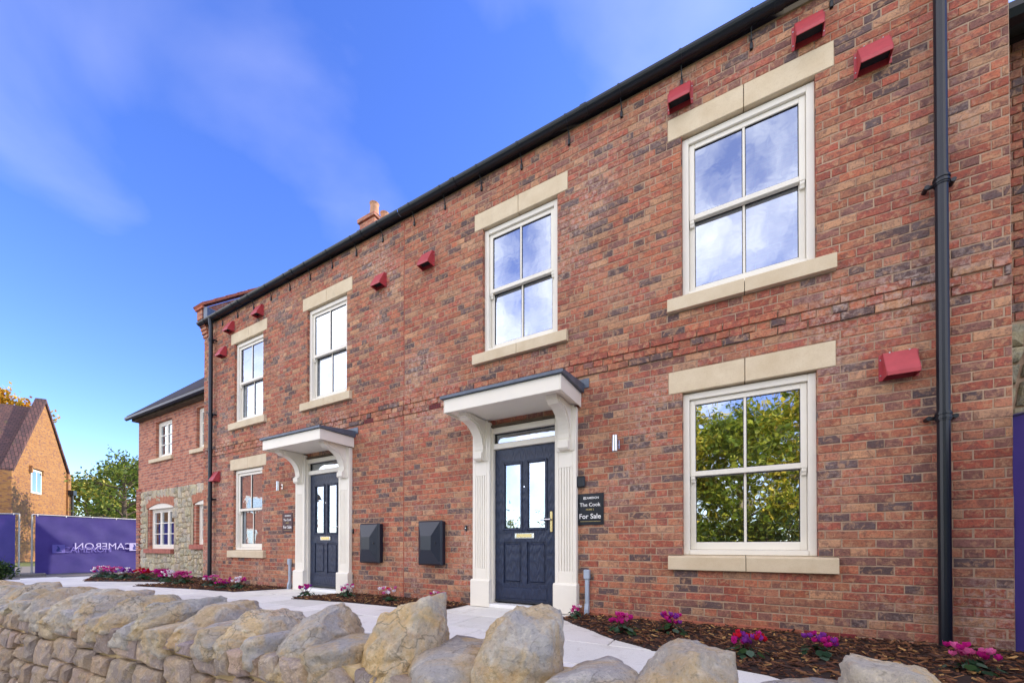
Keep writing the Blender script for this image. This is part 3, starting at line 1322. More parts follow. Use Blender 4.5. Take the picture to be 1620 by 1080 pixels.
def main_roof(house, xa, xb, yr=4.0, yb=8.0, ze=5.70, zr=9.1):
    m_ = MB()
    t = .12
    m_.prism([(-.03, ze), (yr, zr), (yb + .1, ze), (yb + .1, ze + t), (yr, zr + t), (-.03, ze + t)], 0, xa, xb)
    m_.build('roof', 'tile_dark', house)
    m_ = MB()
    m_.box(xa, xb, .6, yb, -.1, ze - .01)
    m_.poly([(xa, .6, ze - .01), (xa, yb, ze - .01), (xa, yr, zr - .05)])
    m_.poly([(xb, .6, ze - .01), (xb, yb, ze - .01), (xb, yr, zr - .05)])
    return m_


OW = {}
WZ = (.7225, 2.3725)
UZ = (3.3475, 4.9975)
H2 = dict(xa=-4.305, xb=1.785, door=-2.305,
          win=[(-.475, .625, *WZ), (-.475, .625, *UZ), (-2.905, -1.845, *UZ)])
H1 = dict(xa=-10.36, xb=-4.315, door=-6.155,
          win=[(-9.09, -8.04, *WZ), (-9.08, -8.03, *UZ), (-6.64, -5.59, *UZ)])


def build_house(H, label, vents, air, hooks):
    h = thing('terraced_house', label, 'house', (H['xa'] + .001, 0, 0), 'terraced houses of one row')
    op, rv = [], []
    for x0, x1, z0, z1 in H['win']:
        op += [(x0, x1, z0, z1), (x0 - .13, x1 + .13, z1, z1 + .225), (x0 - .135, x1 + .135, z0 - .15, z0)]
        rv.append((x0, x1, z0, z1))
        sash_window(h, x0, x1, z0 + .002, z1 - .012)
        lintel_sill(h, x0, x1, z0, z1)
    d = H['door']
    op.append((d - .50, d + .50, -.1, 2.3725))
    for ax, az in air:
        op.append((ax - .1125, ax + .1125, az - .0375, az + .0375))
        m_ = MB()
        m_.box(ax - .107, ax + .107, -.002, .05, az - .033, az + .033, bev=.002)
        ab = m_.build('air_brick', 'airbrick', h)
        m_ = MB()
        for i in range(6):
            for j in range(2):
                m_.box(ax - .092 + i * .032, ax - .072 + i * .032, -.0035, .0, az - .022 + j * .026, az - .006 + j * .026)
        m_.build('air_hole', 'dark', ab)
    wall_core(h, H['xa'], H['xb'], op, rv, 5.69)
    lay(h, layout(H['xa'], H['xb'], op, 76, rng), rng)
    door_set(h, d)
    for x, z in vents:
        cowl(h, x, z)
    gutter(h, H['xa'] - (.03 if H is H1 else 0), H['xb'] - .003, hooks)
    b = main_roof(h, H['xa'], H['xb'] - .001)
    b.build('back_walls', 'brick_far', h)
    return h


house2 = build_house(H2, 'nearest red brick house, dark canopied door with a black plaque on its right',
                     [(.575, 5.40), (1.01, 4.90), (-.485, 5.385), (1.155, 2.285), (-3.84, 4.89)], [(-3.7125, 2.785)],
                     [.74, .14, -.47, -1.08, -1.69, -2.32, -2.92, -3.53, -4.1])
house1 = build_house(H1, 'farther red brick house with the same dark canopied door, beyond the brick movement joint',
                     [(-4.79, 4.90), (-8.13, 5.40), (-9.2, 5.37), (-9.5, 4.92), (-9.74, 2.29)], [(-5.0625, 2.785)],
                     [-4.75, -5.35, -5.95, -6.55, -7.15, -7.75, -8.35, -8.95, -9.55, -10.1])
downpipe(house2, 1.39, 5.74, -.03, False)
downpipe(house1, -9.87, 5.66, -.03, True)
# movement joint sealant, damp course strips
m_ = MB()
m_.box(-4.3145, -4.3055, .001, .02, -.05, 5.66)
m_.build('movement_joint', 'terracotta', house2)
for h_, xa, xb in ((house2, -1.59, 1.785), (house1, -10.36, -7.0)):
    m_ = MB()
    m_.box(xa, xb, -.012, .004, .018, .03)
    m_.build('damp_course', 'dpc', h_)
for xa, xb, mt in ((-1.56, -.9, 'engineering'), (-.88, -.1, 'engineering'), (-.08, .5, 'engineering'), (.52, .88, 'airbrick')):
    m_ = MB()
    m_.box(xa, xb, -.007, .004, .032, .066, bev=.003)
    m_.build('base_course_brick', mt, house2)

# left gable kneeler and raised coping of the far house
m_ = MB()
for k in range(5):
    m_.box(-10.38 - .012 * k, -10.18, -.02 - .018 * k, .5, 5.43 + k * .075, 5.43 + k * .075 + .066, bev=.004)
m_.box(-10.44, -10.20, -.11, .5, 5.80, 6.0, bev=.004)
m_.build('kneeler', 'brick_far', house1)
m_ = MB()
m_.prism([(-10.14, 5.70), (-9.98, 5.74), (-9.98, 5.98), (-10.14, 6.03)], 1, -.11, .4)
m_.build('lead_soaker', 'lead', house1)
m_ = MB()
m_.box(-10.47, -10.14, -.14, .12, 6.002, 6.05, bev=.006)
m_.build('kneeler_tile', 'tile_red', house1)
sl_ = Vector((0, 4.0, 3.4)).normalized()
nrm = Vector((0, -sl_.z, sl_.y))
m_ = MB()
m_.prism([(-.02, 5.75), (4.0, 9.16), (4.0, 9.50), (-.02, 6.08)], 0, -10.45, -10.17)
m_.prism([(4.0, 9.16), (8.1, 5.75), (8.1, 6.08), (4.0, 9.50)], 0, -10.45, -10.17)
m_.build('gable_parapet', 'brick_far', house1)
d_ = .0
while d_ < 5.2:
    p = Vector((0, -.12, 6.06)) + sl_ * d_
    q = p + sl_ * .30
    m_ = MB()
    m_.prism([(p.y, p.z), (q.y, q.z), (q.y + nrm.y * .045, q.z + nrm.z * .045), (p.y + nrm.y * .055, p.z + nrm.z * .055)], 0, -10.53, -10.10)
    m_.build('coping_tile', 'tile_red', house1)
    d_ += .307
# chimney
m_ = MB()
m_.box(-9.70, -9.08, 3.65, 4.5, 8.2, 10.32, bev=.01)
m_.box(-9.75, -9.03, 3.60, 4.55, 10.32, 10.44, bev=.01)
ch_ = m_.build('chimney', 'brick_far', house1)
for yy in (3.85, 4.25):
    m_ = MB()
    m_.tube([(-9.3, yy, 10.44), (-9.3, yy, 10.84), (-9.3, yy, 10.90)], [.14, .12, .14], 14)
    m_.build('chimney_pot', 'pot', ch_)


# ------------------------------------------------------------------ things fixed to the front walls
def meter_box(x0, x1, z0, z1, label, facet):
    t = thing('meter_box', label, 'meter box', ((x0 + x1) / 2, 0, z0), 'meter boxes between the doors')
    m_ = MB()
    m_.box(x0, x1, -.075, -.001, z0, z1, bev=.008)
    m_.build('box_body', 'navy_plain', t)
    m_ = MB()
    w_, h_ = x1 - x0, z1 - z0
    # faceted lid: rim, then planes rising to a ridge
    rim = [(x0 - .008, -.078, z0 - .008), (x1 + .008, -.078, z0 - .008), (x1 + .008, -.078, z1 + .008), (x0 - .008, -.078, z1 + .008)]
    top = [(x0 + .012, -.108, z0 + .012), (x1 - .012, -.108, z0 + .012), (x1 - .012, -.108, z1 - .012), (x0 + .012, -.108, z1 - .012)]
    fx = x1 - w_ * .22
    ri = [(x0 + w_ * .20, -.150, z0 + h_ * .34), (fx - .05, -.150, z0 + h_ * .34), (fx - .05, -.150, z1 - h_ * .34), (x0 + w_ * .20, -.150, z1 - h_ * .34)]
    m_.v = rim + top + ri + [(p[0], -.0755, p[2]) for p in rim]
    for i in range(4):
        j = (i + 1) % 4
        m_.face((i, j, 4 + j, 4 + i))
        m_.face((4 + i, 4 + j, 8 + j, 8 + i))
        m_.face((12 + i, 12 + j, j, i))
    m_.face((8, 9, 10, 11))
    m_.face((15, 14, 13, 12))
    m_.build('lid', 'navy_plain', t)
    m_ = MB()
    m_.tube([(x1 - .075, -.122, (z0 + z1) / 2), (x1 - .075, -.140, (z0 + z1) / 2)], .012, 10)
    m_.build('lock', 'black', t)


meter_box(-3.93, -3.52, .55, 1.155, 'dark meter box on the brick wall, nearer the large canopied door', 1)
meter_box(-5.14, -4.73, .555, 1.15, 'dark meter box on the brick wall, nearer the farther door', -1)


def sale_sign(xc, zc, mat, label):
    t = thing('sale_sign', label, 'sign', (xc, -.004, zc), 'house name plaques beside the doors')
    m_ = MB()
    m_.box(xc - .158, xc + .158, -.012, -.004, zc - .178, zc + .178, bev=.0015)
    m_.build('plate', mat, t)
    rows = [('CAMERON', .034, .126, .022, 'white_print', .0004), ('The Cook', .058, .050, .0, 'white_print', .0004), ('HOME 2', .026, -.004, .0, 'gold_print', .0003), ('For Sale', .078, -.082, .0, 'white_print', .0008)]
    for body, sz, dz, dx, mt, bold in rows:
        me = text_mesh(body, sz, bold=bold)
        me.materials.append(M[mt])
        o = link('lettering', me, t, (xc + dx, -.0135, zc + dz))
        o.rotation_euler = (R(90), 0, 0)
    m_ = MB()
    m_.box(xc - .075, xc - .052, -.0135, -.0125, zc + .112, zc + .140)
    m_.build('logo', 'white_print', t)
    m_ = MB()
    m_.prism([(xc - .068, zc + .116), (xc - .059, zc + .116), (xc - .060, zc + .130), (xc - .064, zc + .136), (xc - .066, zc + .128)], 1, -.0142, -.0137)
    m_.build('logo_bird', mat, t)
    m_ = MB()
    x = xc - .112
    while x < xc + .112:
        l_ = rng.uniform(.005, .011)
        m_.box(x, x + l_, -.0135, -.0125, zc - .140, zc - .134)
        x += l_ + .004
    m_.build('small_print', 'gold_print', t)


sale_sign(-1.445, 1.228, 'sign_black', 'black plaque reading The Cook and For Sale right of the nearest door')
sale_sign(-7.19, 1.235, 'sign_plum', 'small plum plaque reading For Sale, left of the farther door')


def wall_light(x, z, label):
    t = thing('wall_light', label, 'wall light', (x, 0, z), 'wall lights beside the doors')
    m_ = MB()
    m_.box(x - .028, x + .028, -.014, -.001, z - .05, z + .05, bev=.003)
    m_.box(x - .012, x + .012, -.06, -.013, z - .014, z + .014, bev=.003)
    m_.build('back_plate', 'steel', t)
    m_ = MB()
    m_.tube([(x, -.085, z + .085), (x, -.085, z - .085)], .032, 16)
    b = m_.build('cylinder_lamp', 'steel', t)
    m_ = MB()
    m_.tube([(x, -.085, z + .0865), (x, -.085, z + .0855)], .026, 14)
    m_.tube([(x, -.085, z - .0855), (x, -.085, z - .0865)], .026, 14)
    m_.build('lens', 'blind', t)


wall_light(-1.14, 1.92, 'small steel cylinder wall light above the black plaque near the large door')
wall_light(-7.36, 1.91, 'small steel cylinder wall light left of the farther door')

t = thing('call_point', 'small black rounded box on the wall just above the black plaque', 'sensor box', (-1.55, 0, 1.545))
m_ = MB()
m_.box(-1.60, -1.50, -.04, -.001, 1.48, 1.61, bev=.012)
m_.build('case', 'black', t)
m_ = MB()
m_.box(-1.585, -1.515, -.043, -.0405, 1.59, 1.596)
m_.build('slot', 'dark', t)
for bx_, lb in ((-3.045, 'tiny black doorbell by the left pilaster of the large door'), (-5.50, 'tiny black doorbell right of the farther canopied door')):
    t = thing('doorbell', lb, 'doorbell', (bx_, 0, 1.05), 'doorbells beside the doors')
    m_ = MB()
    m_.box(bx_ - .13 + .0, bx_ - .105, -.022, -.001, 1.01, 1.085, bev=.005) if bx_ > -4 else m_.box(bx_ + .08, bx_ + .105, -.022, -.001, 1.01, 1.085, bev=.005)
    m_.build('case', 'black', t)
    m_ = MB()
    cxb = bx_ - .1175 if bx_ > -4 else bx_ + .0925
    m_.tube([(cxb, -.022, 1.05), (cxb, -.026, 1.05)], .007, 10)
    m_.build('button', 'steel', t)


def conduit(x, z1, label):
    t = thing('cable_conduit', label, 'conduit', (x, 0, 0), 'grey conduits beside the doors')
    m_ = MB()
    m_.box(x - .022, x + .022, -.042, -.001, .16, z1 - .09, bev=.007)
    m_.prism([(-.001, .165), (-.042, .165), (-.062, .10), (-.062, .0), (-.02, .0), (-.001, .12)], 0, x - .022, x + .022)
    m_.build('channel', 'grey_pvc', t)
    m_ = MB()
    m_.box(x - .034, x + .034, -.056, -.001, z1 - .105, z1, bev=.008)
    m_.build('cap', 'grey_pvc', t)


conduit(-1.475, .545, 'pale grey cable conduit on the wall right of the nearest door')
conduit(-7.09, .575, 'pale grey cable conduit on the wall left of the farther door')

# ------------------------------------------------------------------ low cottage joined at the left
WY = .45
cot = thing('cottage', 'lower cottage of brick over pale rubble stone, left end of the row', 'house', (-15.3, WY, -.1))
wins = [(-14.15, -13.15, 3.22, 4.24), (-11.80, -10.9, 3.22, 4.26), (-14.52, -13.0, .72, 1.84), (-11.78, -10.9, .84, 1.84)]
xs = sorted({-15.30, -10.2, *[v for q in wins for v in q[:2]]})
zs = sorted({-.2, 4.55, *[v for q in wins for v in q[2:]]})
m_ = MB()
for i in range(len(xs) - 1):
    for j in range(len(zs) - 1):
        cx, cz = (xs[i] + xs[i + 1]) / 2, (zs[j] + zs[j + 1]) / 2
        if any(a < cx < b and c < cz < d for a, b, c, d in wins):
            continue
        m_.poly([(xs[i], WY, zs[j]), (xs[i + 1], WY, zs[j]), (xs[i + 1], WY, zs[j + 1]), (xs[i], WY, zs[j + 1])])
for a, b, c, d in wins:
    m_.poly([(a, WY, c), (a, WY + .15, c), (a, WY + .15, d), (a, WY, d)])
    m_.poly([(b, WY, c), (b, WY + .15, c), (b, WY + .15, d), (b, WY, d)])
    m_.poly([(a, WY, d), (b, WY, d), (b, WY + .15, d), (a, WY + .15, d)])
    m_.poly([(a, WY, c), (b, WY, c), (b, WY + .15, c), (a, WY + .15, c)])
m_.poly([(-15.30, WY, -.2), (-15.30, 5.6, -.2), (-15.30, 5.6, 4.55), (-15.30, 3.0, 7.05), (-15.30, WY, 4.55)])
m_.poly([(-15.30, 5.6, -.2), (-10.2, 5.6, -.2), (-10.2, 5.6, 4.55), (-15.30, 5.6, 4.55)])
m_.build('wall', 'brick_far', cot, fixn=False)
m_ = MB()
m_.prism([(WY - .24, 4.50), (3.0, 7.15), (5.9, 4.50), (5.9, 4.56), (3.0, 7.23), (WY - .24, 4.56)], 0, -15.42, -10.37)
m_.build('roof', 'tile_dark', cot)
m_ = MB()
m_.prism([(WY - .28, 4.45), (WY - .28, 4.51), (WY - .18, 4.51), (WY - .19, 4.46), (WY - .23, 4.42)], 0, -15.45, -10.37)
m_.build('gutter', 'black', cot)
m_ = MB()
m_.box(-15.3, -10.37, WY - .16, WY, 4.40, 4.50)
m_.build('eaves_board', 'trunk', cot)


def casement(house, x0, x1, z0, z1, lights, bars, y):
    f = .06
    m_ = MB()
    m_.box(x0, x0 + f, y, y + .07, z0, z1, bev=.004)
    m_.box(x1 - f, x1, y, y + .07, z0, z1, bev=.004)
    m_.box(x0 + f, x1 - f, y, y + .07, z1 - f, z1, bev=.004)
    m_.box(x0 + f, x1 - f, y - .01, y + .07, z0, z0 + .07, bev=.004)
    fr = m_.build('window', 'cream', house)
    w_ = (x1 - x0 - 2 * f) / lights
    for i in range(lights):
        a, b = x0 + f + i * w_, x0 + f + (i + 1) * w_
        m_ = MB()
        s_ = .05
        m_.box(a + .002, a + s_, y + .01, y + .055, z0 + .072, z1 - f - .002, bev=.004)
        m_.box(b - s_, b - .002, y + .01, y + .055, z0 + .072, z1 - f - .002, bev=.004)
        m_.box(a + s_, b - s_, y + .01, y + .055, z1 - f - s_, z1 - f - .002, bev=.004)
        m_.box(a + s_, b - s_, y + .01, y + .055, z0 + .072, z0 + .072 + s_, bev=.004)
        for k in range(1, bars + 1):
            zz = z0 + .12 + (z1 - f - s_ - z0 - .12) * k / (bars + 1)
            m_.box(a + s_, b - s_, y + .015, y + .05, zz - .011, zz + .011)
        m_.build('casement', 'cream', fr)
        m_ = MB()
        m_.poly([(a + s_, y + .035, z0 + .1), (b - s_, y + .035, z0 + .1), (b - s_, y + .035, z1 - .1), (a + s_, y + .035, z1 - .1)])
        m_.build('pane', 'glass', fr, fixn=False)
    room(house, x0, x1, z0, z1, y + .072)
    return fr


casement(cot, *wins[0], 2, 2, WY + .07)
casement(cot, *wins[1], 2, 2, WY + .07)
casement(cot, *wins[2], 3, 2, WY + .07)
casement(cot, *wins[3], 2, 2, WY + .07)
for x0, x1, z in ((-14.45, -13.05, 3.22), (-12.05, -10.7, 3.22)):
    m_ = MB()
    m_.box(x0, x1, WY - .06, WY + .07, z - .10, z - .001, bev=.006)
    m_.build('window_sill', 'sandstone', cot)
for x0, x1, z in ((-14.66, -12.95, .72), (-11.95, -10.7, .84)):
    m_ = MB()
    n_ = int((x1 - x0) / .113)
    for i in range(n_):
        a = x0 + (x1 - x0) * i / n_
        m_.box(a + .004, a + (x1 - x0) / n_ - .004, WY - .09, WY + .07, z - .12, z - .001, bev=.004)
    m_.build('brick_sill', 'sill_brick', cot)
# segmental brick arches
for x0, x1, z in ((-14.62, -12.92, 1.84), (-11.88, -10.7, 1.84)):
    xc = (x0 + x1) / 2
    hw = (x1 - x0) / 2
    rise = .13 if hw > .7 else .1
    rad = (hw * hw + rise * rise) / (2 * rise)
    am = math.asin(hw / rad)
    n_ = int(2 * am * rad / .077)
    zc = z + rise - rad
    for i in range(n_):
        t0 = -am + 2 * am * (i + .06) / n_
        t1 = -am + 2 * am * (i + .94) / n_
        pts = [(xc + r_ * math.sin(t_), zc + r_ * math.cos(t_)) for r_, t_ in ((rad, t0), (rad + .23, t0), (rad + .23, t1), (rad, t1))]
        m_ = MB()
        m_.prism(pts, 1, WY - .035, WY + .05)
        o = m_.build('arch_brick', 'arch_brick', cot)
    # white infill between arch and frame
    m_ = MB()
    pts = [(xc + rad * math.sin(-am * .9 + 1.8 * am * k / 12), zc + (rad - .004) * math.cos(-am * .9 + 1.8 * am * k / 12)) for k in range(13)] + [(xc + hw * .88, z - .01), (xc - hw * .88, z - .01)]
    m_.prism(pts, 1, WY - .012, WY + .06)
    m_.build('arch_infill', 'cream', cot)
# quoin strip at the free corner
for k in range(34):
    z = -.1 + k * .075
    w_ = .215 if k % 2 else .33
    m_ = MB()
    m_.box(-15.31, -15.31 + w_, WY - .045, WY + .06, z + .004, z + .071, bev=.004)
    o = m_.build('quoin_brick', 'brick', cot)
    o.color = (*brick_colour(rng), 1)
# rubble stone field
r_ = random.Random(3)
holes = [(-14.68, -12.9, .6, 2.02), (-11.95, -10.3, .72, 2.12)]
mb_bed = MB()
for s_, poly in blocks(-15.05, -10.25, -.2, 2.36, .32, r_, .020, .024):
    if any(a - .03 < s_[0] < b + .03 and c - .03 < s_[1] < d + .03 for a, b, c, d in holes) or area(poly) < .004:
        continue
    if s_[0] > -11.0:
        continue
    st, (cx, cz) = stone_mesh(poly, .022, .008, r_)
    me = st.mesh('rubble_stone', fixn=True)
    me.materials.append(M['wing_stone'])
    o = link('rubble_stone', me, cot, (cx, WY - .012, cz))
    k = r_.uniform(.95, 1.3)
    o.color = (k * r_.uniform(.96, 1.06), k, k * r_.uniform(.92, 1.06), 1)
m_ = MB()
for a in ((-15.0, -14.6, -.2, 2.34), (-14.6, -12.95, -.2, .6), (-14.6, -12.95, 2.09, 2.34), (-12.95, -11.9, -.2, 2.34), (-11.9, -10.3, -.2, .70), (-11.9, -10.3, 2.1, 2.34)):
    m_.poly([(a[0], WY - .014, a[2]), (a[1], WY - .014, a[2]), (a[1], WY - .014, a[3]), (a[0], WY - .014, a[3])])
m_.build('stone_bedding', 'lime_mortar_pale', cot, fixn=False)

# ------------------------------------------------------------------ recessed house at the right edge
NY = .55
nb = thing('recessed_house', 'set-back brick and rubble house at the right edge of the view', 'house', (1.8, NY, 0))
m_ = MB()
m_.box(1.786, 9.0, NY, 7.5, -.1, 5.0)
m_.build('wall', 'mortar', nb)
lay_b = []
for i in range(36, 67):
    zc = Z0 + i * CH + CH / 2
    x = 1.79 + (.06 if i % 2 else 0)
    while x < 3.2:
        ln = .1125 if i % 4 == 2 else .225
        lay_b.append((x + ln / 2, NY - .012, zc, ln - .0095))
        x += ln
lay(nb, lay_b, rng, 120)
m_ = MB()
m_.prism([(NY - .25, 4.98), (4.2, 8.2), (7.8, 4.98), (7.8, 5.1), (4.2, 8.34), (NY - .25, 5.1)], 0, 1.79, 9.0)
m_.build('roof', 'tile_dark', nb)
m_ = MB()
m_.prism([(NY - .34, 5.0), (NY - .34, 5.05), (NY - .2, 5.05), (NY - .2, 5.0), (NY - .23, 4.95), (NY - .31, 4.95)], 0, 1.79, 9.0)
m_.build('gutter', 'black', nb)
m_ = MB()
m_.tube([(2.6, NY - .27, 4.95), (2.9, NY - .15, 4.75), (3.3, NY - .07, 4.62), (3.3, NY - .07, -.05)], .036, 12)
m_.build('downpipe', 'black', nb)
for s_, poly in blocks(1.79, 3.2, -.1, 2.66, .34, r_, .022, .02):
    if area(poly) < .004:
        continue
    st, (cx, cz) = stone_mesh(poly, .03, .016, r_)
    me = st.mesh('rubble_stone', fixn=True)
    me.materials.append(M['wing_stone'])
    o = link('rubble_stone', me, nb, (cx, NY - .004, cz))
    k = r_.uniform(.75, 1.05)
    o.color = (k, k, k * .93, 1)

# ------------------------------------------------------------------ boundary wall
WA, WB = Vector((3.2, -2.72, 0)), Vector((-9.5, -3.88, 0))      # centre line
wd = (WB - WA).normalized()
wn = Vector((wd.y, -wd.x, 0))                                    # towards the houses or street
if wn.y > 0:
    wn = -wn                                                     # street side
bw = thing('boundary_wall', 'low rubble stone wall with upright rough cope stones along the front', 'wall', tuple(WA + (WB - WA) * .4 + Vector((0, 0, -.24))))
HT = .19        # half thickness
HEN = .30


def along(d, off, z):
    p = WA + wd * d + wn * off
    return (p.x, p.y, z)


LEN = (WB - WA).length
m_ = MB()
q = [along(0, -HT, -.3), along(LEN, -HT, -.3), along(LEN, HT - .02, -.3), along(0, HT - .02, -.3)]
q2 = [(x, y, .335) for x, y, z in q]
m_.v = q + q2
for f in ((0, 1, 5, 4), (1, 2, 6, 5), (2, 3, 7, 6), (3, 0, 4, 7), (4, 5, 6, 7)):
    m_.face(f)
m_.build('wall_core', 'lime_mortar', bw)
# rubble on the street face; u = distance along, v = z
ang = math.atan2(wd.y, wd.x)
for s_, poly in blocks(2.9, 9.8, -.3, .345, .30, r_, .016, .014):
    if area(poly) < .0008:
        continue
    st, (cx, cz) = stone_mesh([(-a, b) for a, b in poly], .026, .012, r_)
    me = st.mesh('rubble_stone', fixn=True)
    me.materials.append(M['rubble'])
    p = along(-cx, HT - .012 + r_.uniform(-.008, .008), cz)
    o = link('rubble_stone', me, bw, p)
    o.rotation_euler.z = ang + math.pi
    k = r_.uniform(1.4, 2.0)
    o.color = (k * r_.uniform(.97, 1.05), k * r_.uniform(.96, 1.0), k * r_.uniform(.9, 1.02), 1)

# cope stones: x position, top z, half length along the wall, half depth across, lean
copes = [(2.15, .52, .17, .2), (1.62, .50, .15, .2), (1.05, .51, .16, .2), (.42, .53, .15, .20), (-.16, .54, .15, .19), (-.68, .58, .155, .20), (-1.24, .59, .175, .21), (-1.74, .55, .15, .20),
         (-2.10, .515, .12, .2), (-2.52, .53, .13, .2), (-2.88, .535, .12, .2), (-3.25, .54, .12, .2), (-3.60, .535, .11, .2), (-3.98, .55, .13, .2), (-4.36, .545, .12, .2), (-4.68, .535, .11, .2),
         (-5.0, .53, .11, .2), (-5.42, .525, .12, .2), (-5.8, .53, .12, .2), (-6.2, .53, .12, .2), (-6.7, .53, .13, .2), (-7.2, .53, .13, .2), (-7.7, .53, .12, .2)]
tints = [(1.62, 1.62, 1.58), (1.72, 1.60, 1.36), (1.62, 1.60, 1.58), (1.78, 1.70, 1.52), (1.55, 1.50, 1.44)]
hens = []
r_ = random.Random(21)
for i, (cx, zt, hl, hd) in enumerate(copes):
    d = (WA.x - cx) / -wd.x
    near = -3 < cx < 1.2
    zt -= .035
    hl *= .9
    zb = .25 if cx > -1.9 else .30
    hl *= 1.0 if cx > -1.9 else .80
    zt -= 0 if cx > -1.9 else .012
    h_ = (zt - zb) / 2
    me = rock(r_, hl * 1.05, hd * 1.08, h_, cuts=11, sub=5 if cx > -4.2 else 4, rough=.05, sharp=30)
    # the street side is split to a slope, so that the top lies back; every stone its own wedge
    sl1, sl2, tw = r_.uniform(.04, .10), r_.uniform(.10, .34), r_.uniform(-.5, .5)
    for v in me.vertices:
        t = max(0, min(1, (v.co.z / h_ + 1) / 2))
        v.co.y = v.co.y * (1 - sl2 * max(0, t - .15) ** 1.1) + sl1 * t
        v.co.x = v.co.x * (1 - .16 * max(0, t - .3)) + tw * .09 * t
        v.co.z *= 1 + .25 * tw * v.co.x / hl * t
    me.materials.append(M['cope'])
    p = along(d, .01, zb + h_)
    o = link('cope_stone', me, bw, p)
    o.rotation_euler = (R(r_.uniform(-7, 7)), R(r_.uniform(-9, 9)), ang + math.pi + R(r_.uniform(-9, 9)))
    k = r_.uniform(.92, 1.08)
    tt = tints[i % 5]
    o.color = (tt[0] * k, tt[1] * k, tt[2] * k, 1)
    if i + 1 < len(copes):
        nx_ = copes[i + 1]
        a, b = cx - hl, nx_[0] + nx_[2]
        if a - b > .02:
            hens.append(((a + b) / 2, (a - b) / 2 + .03))
for i, (cx, hl) in enumerate(hens):
    d = (WA.x - cx) / -wd.x
    zt = .405 + r_.uniform(-.015, .02)
    me = rock(r_, hl, .21, .075, cuts=6, sub=4, rough=.035, sharp=22)
    me.materials.append(M['cope'])
    o = link('low_cope_stone', me, bw, along(d, .015, zt - .075))
    o.rotation_euler = (R(r_.uniform(-4, 4)), R(r_.uniform(-3, 3)), ang + math.pi + R(r_.uniform(-4, 4)))
    k = r_.uniform(1.4, 1.65)
    o.color = (k * 1.0, k * .99, k * .99, 1)

# ------------------------------------------------------------------ planting beds
BEDS = [
    ('bed', [(-1.60, -.02), (-1.66, -.36), (-1.24, -.72), (-.97, -.98), (-.66, -1.17), (-.09, -1.42), (.16, -1.50), (.34, -1.62), (1.0, -1.78), (3.2, -2.0), (3.2, -.02)]),
    ('bed', [(-3.12, -.02), (-3.10, -.30), (-3.14, -.66), (-3.68, -.63), (-4.62, -.65), (-5.75, -.82), (-5.5, -.02)]),
    ('bed', [(-7.12, -.02), (-7.45, -.78), (-8.13, -.86), (-9.01, -1.0), (-10.2, -1.22), (-10.35, .42), (-10.30, -.02)]),
    ('bed', [(-10.45, .43), (-10.5, -.5), (-11.2, -.72), (-12.0, -1.1), (-12.45, -1.35), (-14.3, -.75), (-15.0, .43)]),
]
NOTE = ['bark mulched bed along the nearest house front', 'bark mulched bed between the two canopied doors', 'bark mulched bed under the farther ground-floor window', 'bark mulched bed in front of the rubble stone cottage']


def inside(p, poly):
    c = False
    for i in range(len(poly)):
        a, b = poly[i], poly[i - 1]
        if (a[1] > p[1]) != (b[1] > p[1]) and p[0] < (b[0] - a[0]) * (p[1] - a[1]) / (b[1] - a[1]) + a[0]:
            c = not c
    return c


chip_cols = [lin(82, 52, 40), lin(100, 64, 46), lin(62, 40, 32), lin(122, 80, 56), lin(140, 98, 66), lin(84, 58, 48)]
for bi, (_, poly) in enumerate(BEDS):
    m_ = MB()
    n = len(poly)
    cx = sum(p[0] for p in poly) / n
    cy = sum(p[1] for p in poly) / n
    ed = []
    for i in range(n):
        a, b = poly[i], poly[(i + 1) % n]
        k = max(1, int(math.hypot(b[0] - a[0], b[1] - a[1]) / .12))
        for t in range(k):
            ed.append((a[0] + (b[0] - a[0]) * t / k + rng.uniform(-.015, .015), a[1] + (b[1] - a[1]) * t / k + (rng.uniform(-.015, .015) if a[1] < -.1 or b[1] < -.1 else 0)))
    m_.prism(ed, 2, .0, PZ + .008)
    bed = tag(m_.build('planting_bed', 'soil'), kind='structure')
    xa, xb = min(p[0] for p in poly), max(p[0] for p in poly)
    ya, yb = min(p[1] for p in poly), max(p[1] for p in poly)
    m_ = MB()
    cnt = {0: 5200, 1: 2600, 2: 2200, 3: 1800}[bi]
    k = 0
    while k < cnt:
        p = (rng.uniform(xa - .02, xb), rng.uniform(ya - .02, yb))
        if not inside(p, poly) and not (rng.random() < .02 and inside((p[0] * .985 + cx * .015, p[1] * .97 + cy * .03), poly)):
            continue
        k += 1
        big = rng.random() < .12
        l_, w_, t_ = rng.uniform(.012, .03) * (1.5 if big else 1), rng.uniform(.004, .010), rng.uniform(.002, .004)
        rot = Matrix.Rotation(rng.uniform(0, 6.28), 3, 'Z') @ Matrix.Rotation(rng.uniform(-.5, .5), 3, 'X') @ Matrix.Rotation(rng.uniform(-.45, .45), 3, 'Y')
        c0 = Vector((p[0], p[1], PZ + .010 + rng.uniform(0, .022)))
        c = rng.choice(chip_cols)
        kk = rng.uniform(.7, 1.2)
        if rng.random() < .05:
            c = lin(188, 146, 92)
        c = (c[0] * kk, c[1] * kk, c[2] * kk)
        b0 = len(m_.v)
        m_.v += [tuple(c0 + rot @ Vector((sx_ * l_, sy_ * w_ * (1 if sx_ > 0 else .6), sz_ * t_))) for sz_ in (-1, 1) for sy_ in (-1, 1) for sx_ in (-1, 1)]
        for f in ((4, 5, 7, 6), (0, 1, 5, 4), (1, 3, 7, 5), (3, 2, 6, 7), (2, 0, 4, 6)):
            m_.face([b0 + i for i in f], c)
    o = m_.build('bark_chips', 'bark', fixn=False)
    tag(o, NOTE[bi], 'bark mulch', kind='stuff')

MAG, RED, WHT, PNK, VIO = lin(206, 34, 140), lin(206, 24, 48), lin(244, 236, 240), lin(232, 112, 172), lin(150, 60, 170)


